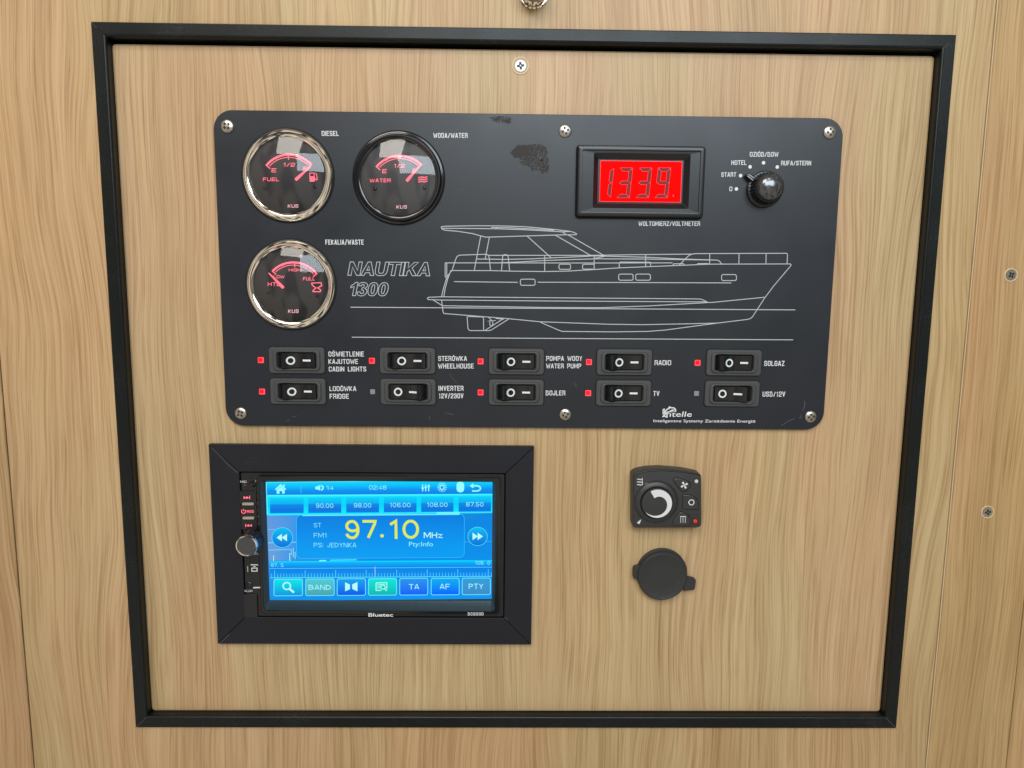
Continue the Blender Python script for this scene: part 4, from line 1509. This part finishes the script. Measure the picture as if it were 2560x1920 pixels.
d.line([(cx_ + 19 * math.cos(a), cy_ + 19 * math.sin(a)) for a in [2 * pi * k / 20 for k in range(20)]], .7, W, .06, True)
for k_ in range(14):
    a = 2 * pi * k_ / 14
    d.line([(cx_ + 28 * math.cos(a), cy_ + 28 * math.sin(a)), (cx_ + 41 * math.cos(a), cy_ + 41 * math.sin(a))], .5, W, .06)
d.make('sun_icon', scr)
d = Disp()
d.poly([(1733 + 33 + p[0], 130 - p[1]) for p in rr(66, 92, 30, 5)], W, .06)
d.make('microphone_icon', scr)
d = Disp()
d.line([(1868, 119), (1912, 119), (1932, 125), (1941, 141), (1932, 157), (1912, 164), (1866, 164)], 1.0, W, .06)
d.poly([(1846, 119), (1876, 98), (1882, 108), (1868, 119), (1882, 130), (1876, 140)], W, .07)
d.make('back_icon', scr)
# station box
d = Disp()
bp = [(350 + p[0] + 725, 372 + 188 - p[1]) for p in rr(1450, 376, 42, 6)]
bp = [(x, y + (-(x - 350) * 10 / 1450)) for x, y in bp]
n0 = len(d.V)
d.quad(bp, [(0, 126, 226) if i <= 13 else (0, 158, 244) for i in range(len(bp))], L1 + .04)
d.line(bp[:18] + bp[-8:][::-1] * 0, .3, (60, 215, 255), L1 + .05)
d.line(bp, .28, (50, 205, 255), L1 + .05, True)
d.line([(400, 376), (1760, 366)], .7, (110, 240, 255), L1 + .055)
d.make('station_box', scr)
d = Disp()
for t, x0, x1, yt, yb in (('ST', 500, 565, 440, 477), ('FM1', 500, 613, 527, 566), ('PS: JEDYNKA', 500, 867, 611, 650), ('Pty:Info', 1322, 1530, 603, 641)):
    d = Disp()
    d.txt(t, x0, x1, yt, yb, (140, 245, 255), .12, .002)
    d.make('lettering', scr)
d = Disp()
d.txt('MHz', 1450, 1612, 521, 570, (190, 255, 250), .12, .05)
d.make('lettering', scr)
d = Disp()
d.txt('97', 775, 1045, 414, 580, (222, 235, 84), .12, .035)
d.txt('10', 1150, 1410, 411, 577, (222, 235, 84), .12, .035)
d.poly([(1089 + 16 * math.cos(2 * pi * k_ / 16), 551 + 15 * math.sin(2 * pi * k_ / 16)) for k_ in range(16)], (222, 235, 84), .12)
d.make('frequency_digits', scr)
for cx_, cy_, r_, s_ in ((228, 566, 90, -1), (1915, 556, 84, 1)):
    d = Disp()
    cp = [(cx_ + r_ * math.cos(2 * pi * k_ / 32), cy_ + (r_ - 4) * math.sin(2 * pi * k_ / 32)) for k_ in range(32)]
    n0 = len(cp)
    d.quad(cp, [tuple(int(a + (b - a) * max(0, min(1, .5 + .5 * math.sin(2 * pi * k_ / 32)))) for a, b in zip((0, 190, 245), (0, 112, 220))) for k_ in range(32)], .1)
    d.line(cp, .35, (90, 225, 255), .11, True)
    for ox_ in (-24, 20):
        xx = cx_ + ox_ * 1.0
        d.poly([(xx - s_ * 20, cy_ - 32), (xx + s_ * 26, cy_), (xx - s_ * 20, cy_ + 32)], (190, 255, 250), .12 + (.005 if ox_ > 0 else 0))
    d.make('seek_button', scr)
# tuning scale
d = Disp()
d.quad([(120, 912), (2040, 902), (2040, 820), (118, 832)], [(0, 150, 240), (0, 140, 240), (0, 128, 232), (0, 128, 232)], .07)
d.line([(118, 834), (2040, 822)], .35, (90, 225, 255), .08)
d.line([(124, 914), (2038, 901)], .5, (80, 230, 255), .08)
i = 0
x = 135.0
while x < 2036:
    big = (i % 10 == 1)
    yb = 912 - (x - 124) * 11 / 1914
    d.line([(x, yb), (x, yb - (62 if big else 33))], .3 if big else .25, (110, 235, 250), .09 + (.001 if i % 2 else 0))
    x += 26.36
    i += 1
d.line([(1028, 818), (1030, 908)], .55, (150, 205, 250), .11)
d.txt('87. 5', 131, 238, 790, 820, (150, 245, 255), .1, .0)
d.txt('108. 0', 1893, 2022, 770, 800, (150, 245, 255), .1, .0)
d.make('tuning_scale', scr)
# bottom buttons
btn = [(155, 402, (0, 232, 235), (0, 150, 225)), (430, 676, (80, 205, 215), (70, 165, 175)), (702, 946, (20, 165, 240), (0, 85, 238)), (972, 1215, (0, 232, 225), (0, 185, 175)),
       (1242, 1484, (40, 150, 240), (20, 95, 250)), (1514, 1756, (10, 175, 240), (0, 100, 255)), (1782, 2025, (50, 160, 220), (62, 140, 200))]
for i, (x0, x1, ca, cb) in enumerate(btn):
    d = Disp()
    y0, y1 = 925 + slope(x0) * .62, 1069 + slope(x0) * .68
    P_ = [((x0 + x1) / 2 + p[0], (y0 + y1) / 2 - p[1] - (p[0] / 245) * 2) for p in rr(x1 - x0, y1 - y0, 14, 3)]
    cs = []
    for p in P_:
        t = (p[1] - y0) / (y1 - y0)
        cs.append(tuple(int(a + (b - a) * max(0, min(1, t))) for a, b in zip(ca, cb)))
    d.quad(P_, cs, .1)
    d.line(P_, .45, (120, 238, 255), .11, True)
    xc, yc = (x0 + x1) / 2, (y0 + y1) / 2
    if i == 0:
        d.line([(xc - 12 + 32 * math.cos(2 * pi * k_ / 24), yc - 12 + 30 * math.sin(2 * pi * k_ / 24)) for k_ in range(24)], .95, (180, 255, 250), .12, True)
        d.line([(xc + 14, yc + 14), (xc + 50, yc + 44)], 1.5, (180, 255, 250), .125)
    elif i == 2:
        d.poly([(770, 952), (812, 972), (812, 1012), (770, 1030)], (180, 255, 250), .12)
        d.poly([(877, 950), (832, 970), (832, 1010), (877, 1030)], (180, 255, 250), .12)
    elif i == 3:
        d.line([(1038, 958), (1130, 956), (1130, 1008)], .7, (170, 255, 235), .12)
        d.line([(1038, 958), (1038, 1022), (1082, 1022)], .7, (170, 255, 235), .12)
        for yy, xx in ((972, 1115), (986, 1075), (1000, 1072)):
            d.line([(1050, yy), (xx, yy)], .5, (170, 255, 235), .12)
        d.line([(1097 + 19 * math.cos(2 * pi * k_ / 18), 994 + 18 * math.sin(2 * pi * k_ / 18)) for k_ in range(18)], .6, (170, 255, 235), .125, True)
        d.line([(1110, 1006), (1130, 1026)], .8, (170, 255, 235), .13)
    else:
        t, a, b, yt, yb = {1: ('BAND', 455, 648, 974, 1018), 4: ('TA', 1322, 1410, 968, 1014), 5: ('AF', 1588, 1675, 966, 1012), 6: ('PTY', 1838, 1965, 964, 1010)}[i]
        d.txt(t, a, b, yt, yb, (170, 250, 255), .12, .03)
    d.make('touch_button', scr)

# bezel lettering
rp = (scx, scy, 0)
print_on('Bluetec', Sx, 972, 1185, 1219, 1250, bold=.018, parent=radio, w=6.16)
print_on('BC9000', Sx, 1830, 1965, 1213, 1240, bold=.03, parent=radio, w=6.16)

# left-hand keys
Tq = Z(580, 1180, 160 / 1659)
Vq = Z(570, 1330, 230 / 1659)
KZ = 3.1
u0, v0 = Tq(205, 500, KZ + 1)
u1, v1 = Tq(645, 840, KZ + 1)
keys = [(150, 500, 645, 835), (180, 850, 655, 1200), (195, 1212, 665, 1500)]
for x0, y0, x1, y1 in keys:
    a, b = Tq(x0 + 30, y0, KZ + 1.2), Tq(x1, y1, KZ + 1.2)
    cx_, cy_ = (a[0] + b[0]) / 2, (a[1] + b[1]) / 2
    ob('key', loft([(rr(b[0] - a[0], a[1] - b[1], .6), 0), (rr(b[0] - a[0], a[1] - b[1], .6), .9), (rr(b[0] - a[0] - .6, a[1] - b[1] - .6, .5), 1.2)]), M['blk'], radio, (cx_, cy_, KZ))
for x0, y0, x1, y1 in ((248, 797, 570, 875), (260, 1162, 580, 1240)):
    a, b = Tq(x0, y0, KZ + 2), Tq(x1, y1, KZ + 2)
    cx_, cy_ = (a[0] + b[0]) / 2, (a[1] + b[1]) / 2
    hh = a[1] - b[1]
    ob('silver_key_bar', loft([(rr(b[0] - a[0], hh, hh / 2), .8), (rr(b[0] - a[0], hh, hh / 2), 1.6), (rr(b[0] - a[0] - .7, hh - .7, hh / 2), 2.0)]), M['silver'], radio, (cx_, cy_, KZ))
kz = KZ + 1.26
kc = (*Tq(385, 660, kz), kz)
ob('key_symbol', J(flat(pol(Tq, [(300, 630), (375, 665), (300, 700)], kz, kc)), flat(pol(Tq, [(372, 630), (445, 665), (372, 700)], kz, kc), .01), flat(pol(Tq, [(448, 615), (466, 615), (466, 705), (448, 705)], kz, kc))), M['pink'], radio, kc, sm=False)
kc = (*Tq(430, 1385, kz), kz)
ob('key_symbol', J(flat(pol(Tq, [(345, 1345), (362, 1345), (362, 1425), (345, 1425)], kz, kc)), flat(pol(Tq, [(440, 1355), (368, 1388), (440, 1420)], kz, kc)), flat(pol(Tq, [(512, 1355), (440, 1388), (512, 1420)], kz, kc), .01)), M['pink'], radio, kc, sm=False)
kc = (*Tq(300, 1020, kz), kz)
ob('power_symbol', J(band([(p[0] * 1.35, p[1] * 1.35) for p in arcp(0, 0, 1, 125, 415, 16)], .45), band([(0, .2), (0, 1.7)], .4, .01)), M['pink'], radio, (*Tq(298, 1022, kz), kz), sm=False)
print_on('/MOD', Tq, 340, 562, 988, 1058, bold=.03, m='pink', parent=radio, w=kz)
print_on('MIC', Tq, 215, 378, 226, 280, bold=.03, parent=radio, w=KZ + .05)
print_on('IR', Tq, 612, 690, 212, 262, bold=.03, parent=radio, w=KZ + .05)
print_on('AUX', Vq, 275, 445, 1042, 1080, bold=.04, parent=radio, w=KZ + .05)
print_on('SEL', Vq, 440, 560, 372, 408, bold=.03, parent=radio, w=KZ + .05)
u, v = Tq(540, 310, KZ)
ob('infrared_window', lathe([(2.2, 0), (2.2, .3), (1.9, .55), (0, .9)], 28, False), M['gloss'], radio, (u, v, KZ))
u, v = Tq(330, 345, KZ)
ob('microphone_hole', flat(circ(.45, 12)), M['redled'], radio, (u, v, KZ + .04), sm=False)
# card slot symbol, slot, jack, usb flap
kc = (*Vq(475, 650, KZ + .05), KZ + .05)
ob('card_symbol', J(band(pol(Vq, [(410, 592), (542, 592)], KZ, kc), .75), band(pol(Vq, [(430, 650), (525, 650), (525, 706), (430, 706)], KZ, kc), .6, .01, True), band(pol(Vq, [(455, 625), (500, 625)], KZ, kc), .6, .02)), M['white'], radio, kc, sm=False)
kc = (*Vq(520, 1003, KZ + .05), KZ + .05)
ob('printed_dash', band(pol(Vq, [(455, 1004), (585, 1000)], KZ, kc), .95), M['hwhite'], radio, kc, sm=False)
u, v = Vq(370, 640, KZ)
ob('card_slot', loft([(rr(2.4, 13, .6), .03), (rr(2.2, 12.8, .5), .25), (rr(1.3, 12, .4), .25), (rr(1.2, 11.8, .4), .06)]), M['gloss'], radio, (u, v, KZ))
ob('card_edge', loft([(rr(.7, 4.2, .2), .05), (rr(.6, 4.0, .2), .6)]), M['silver'], radio, (u - .4, v - .9, KZ))
u, v = Vq(378, 955, KZ)
ob('aux_jack', lathe([(2.3, 0), (2.3, .5), (2.0, .7), (1.5, .6), (1.3, .1), (0, .08)], 28, False), M['blk'], radio, (u, v, KZ))
a, b = Vq(275, 1120, KZ + .6), Vq(545, 1545, KZ + .6)
ob('usb_flap', loft([(rr(b[0] - a[0], a[1] - b[1], .8), 0), (rr(b[0] - a[0], a[1] - b[1], .8), .9), (rr(b[0] - a[0] - .6, a[1] - b[1] - .6, .6), 1.2)]), M['blk'], radio, ((a[0] + b[0]) / 2, (a[1] + b[1]) / 2, KZ))
# volume knob
u, v = U(615.7, 1365.3, KZ + 15)
ka2 = (u, v, KZ)
vk = ob('volume_knob', loft([(circ(7.6, 112), 0), (knurl(7.6, .55, 28), .6), (knurl(7.3, .55, 28), 12.6), (circ(7.1, 112), 13.4), (circ(6.9, 112), 13.6)]), M['blk'], radio, ka2)
ob('knob_ring', lathe([(7.15, 13.0), (7.2, 14.4), (6.9, 15.0), (6.3, 15.1), (6.0, 14.6)], 64, False), M['chrome'], vk, ka2)
ob('knob_face', lathe([(6.1, 14.7), (3, 14.6), (0, 14.6)], 48, False), M['grey'], vk, ka2)

# ------------------------------------------------------------------ heater control
Q = Z(1540, 1140, 260 / 1078)
HZ = 10.0
hcx, hcy = Q(530, 450, HZ)
heat = thing('heater_control', 'small black heater control with round dial and three buttons, right of the radio', 'control unit', (hcx, hcy, 0))
ha = (hcx, hcy, 0)


def hpol(pts, w):
    return pol(Q, pts, w, (hcx, hcy))


fr_pts = [(183, 190), (230, 165), (330, 145), (470, 138), (600, 148), (720, 160), (840, 185), (872, 195), (882, 215), (884, 700), (878, 728), (855, 742), (205, 742), (188, 735), (180, 715)]
outer = ccw(hpol([(x, y) for x, y in fr_pts], HZ))
outer = roundpoly(outer, 1.0, 2)
grow = inset(outer, -.5)
ob('body', loft([(grow, 0.05), (grow, HZ - 2.2), (inset(outer, -.3), HZ - 1.0), (inset(outer, .4), HZ - .15), (inset(outer, 1.2), HZ)]), M['heat'], heat, ha)
# raised hood line along the arched top
ob('hood_groove', band(hpol([(188, 205), (250, 180), (340, 162), (470, 152), (600, 160), (720, 172), (830, 192), (872, 205)], HZ), .55, HZ + .05), M['gloss'], heat, ha)
dc = Q(418, 478, HZ)
dd = (dc[0], dc[1], HZ)
ob('dial_ring', lathe([(14.8, .02), (14.7, .35), (14.2, .35), (14.0, -.0), (13.6, .3), (12.4, .9), (11.2, 1.1), (10.9, .9), (10.8, .3)], 80, False), M['heat'], heat, dd)
ob('dial_groove', loft([(circ(14.9, 80), .08), (circ(14.45, 80), .42)], cap1=False), M['gloss'], heat, dd)
dial = ob('dial', lathe([(10.6, .2), (10.5, 3.0), (10.1, 3.5), (9.5, 3.6), (0, 3.6)], 80, False), M['heat'], heat, dd)
# crescent, thick at the upper left and thinning clockwise
ro = 9.7
out_, in_ = [], []
for k_ in range(41):
    t = k_ / 40
    a = math.radians(120 - 262 * t)
    th = 5.6 * (1 - t) ** .62 if t < 1 else 0
    th = 5.4 * (1 - t) ** .85 + .05
    out_.append((ro * math.cos(a), ro * math.sin(a)))
    in_.append(((ro - th) * math.cos(a), (ro - th) * math.sin(a)))
V = [(x, y, 3.66) for x, y in out_ + in_]
Fc = [(i, i + 1, 42 + i, 41 + i) for i in range(40)]
Fc = [f[::-1] for f in Fc]
ob('crescent_mark', (V, Fc), M['hwhite'], dial, dd, sm=False)
for pts, r_ in (([(592, 250), (610, 228), (660, 232), (750, 262), (775, 295), (768, 322), (735, 352), (695, 370), (665, 355), (640, 320)], .6),
                ([(690, 398), (760, 402), (815, 425), (850, 465), (852, 552), (688, 550)], .8),
                ([(660, 578), (700, 585), (748, 612), (766, 650), (768, 720), (605, 720), (585, 700), (590, 672)], .8)):
    P_ = roundpoly(hpol(pts, HZ), r_ * 1.4, 3)
    ob('button_groove', loft([(inset(P_, -.45), HZ + .04), (inset(P_, .15), HZ + .1)], cap1=True), M['gloss'], heat, ha, sm=False)
    ob('button', loft([(inset(P_, .1), HZ), (inset(P_, .1), HZ + .5), (inset(P_, .6), HZ + .8)]), M['heat'], heat, ha)
BZ = HZ + .86
# fan symbol
fc = Q(708, 303, BZ)
bl = []
for k_ in range(4):
    a = k_ * pi / 2 + .35
    P_ = [(.3, 0), (1.0, -.35), (2.1, -.5), (2.6, .1), (2.3, .9), (1.6, 1.15), (1.2, .6), (.4, .35)]
    bl.append(shift(flat(roundpoly(P_, .4, 2)), rot=a, z=.002 * k_))
bl.append(ring(.0, .45, .01, 12))
ob('fan_symbol', J(*bl), M['hwhite'], heat, (*fc, BZ), sm=False)
ob('ring_symbol', ring(1.45, 2.05, 0, 32), M['hwhite'], heat, (*Q(782, 481, BZ), BZ), sm=False)
ht_ = [band(hpol([(671 + 24 * k_ + (2 if j % 2 else -2), 632 + 10 * j) for j in range(7)], BZ), .30, BZ) for k_ in range(3)]
ht_.append(band(hpol([(664, 627), (726, 627)], BZ), .5, BZ + .01))
ob('heat_symbol', J(*ht_), M['hwhite'], heat, ha, sm=False)
st = [band(hpol([(218, 243 + 28 * k_), (236, 238 + 28 * k_), (252, 246 + 28 * k_), (272, 240 + 28 * k_)], HZ), .55, HZ + .06) for k_ in range(3)]
st.append(band(hpol([(272, 226), (276, 300)], HZ), .35, HZ + .07))
ob('hot_symbol', J(*st), M['hwhite'], heat, ha, sm=False)
ob('cool_symbol', flat(hpol([(216, 692), (262, 655), (242, 706)], HZ), HZ + .06), M['hwhite'], heat, ha, sm=False)
for (x, y, m_, rr_) in ((832, 262, 'wled', 1.35), (820, 675, 'redled', 1.5)):
    u, v = Q(x, y, HZ)
    ob('lamp_socket', lathe([(rr_ + .5, .03), (rr_ + .45, .2), (rr_, .15)], 24, False), M['gloss'], heat, (u, v, HZ))
    ob('indicator_lamp', lathe([(rr_, 0), (rr_ * .95, .5), (rr_ * .6, .95), (0, 1.1)], 24, False), M[m_], heat, (u, v, HZ))

# ------------------------------------------------------------------ socket cover
CZ = 6.0
su, sv = Q(485, 1252, CZ)
sock = thing('socket_cover', 'round black rubber cap with two side tabs covering a socket below the heater control', 'socket cover', (su, sv, 0))
s_at = (su, sv, 0)
ob('socket_flange', shift(lathe([(17.6, .05), (17.6, 2.4), (17.1, 2.9), (15, 3.0), (0, 3)], 72, False), .1, .9), M['cap'], sock, s_at)
ob('cap', lathe([(16.9, 2.9), (17.2, 4.2), (17.1, 5.2), (16.4, 6.0), (15.8, 6.1), (15.2, 5.85), (8, 5.95), (0, 6.0)], 72, False), M['cap'], sock, s_at)
for pts in ([(250, 1130), (190, 1150), (180, 1165), (176, 1255), (188, 1272), (235, 1285), (262, 1200)], [(735, 1255), (775, 1262), (822, 1275), (830, 1290), (820, 1370), (808, 1392), (760, 1392), (700, 1400), (700, 1320)]):
    P_ = roundpoly(pol(Q, pts, 4, s_at), 1.2, 3)
    ob('tab', loft([(P_, 1.0), (P_, 4.0), (inset(P_, .4), 4.5)]), M['cap'], sock, s_at)

# tidy normals of solid parts
import bmesh
for o in S.objects:
    if o.type == 'MESH' and o.data.users == 1 and o.name.split('.')[0] in ('trim_strip', 'rocker'):
        bm = bmesh.new()
        bm.from_mesh(o.data)
        bmesh.ops.recalc_face_normals(bm, faces=bm.faces)
        bm.to_mesh(o.data)
        bm.free()
for o in S.objects:
    if o.type == 'MESH' and o.name.split('.')[0] == 'rocker' and o.data.users > 1 and not o.data.get('done'):
        o.data['done'] = 1
        bm = bmesh.new()
        bm.from_mesh(o.data)
        bmesh.ops.recalc_face_normals(bm, faces=bm.faces)
        bm.to_mesh(o.data)
        bm.free()
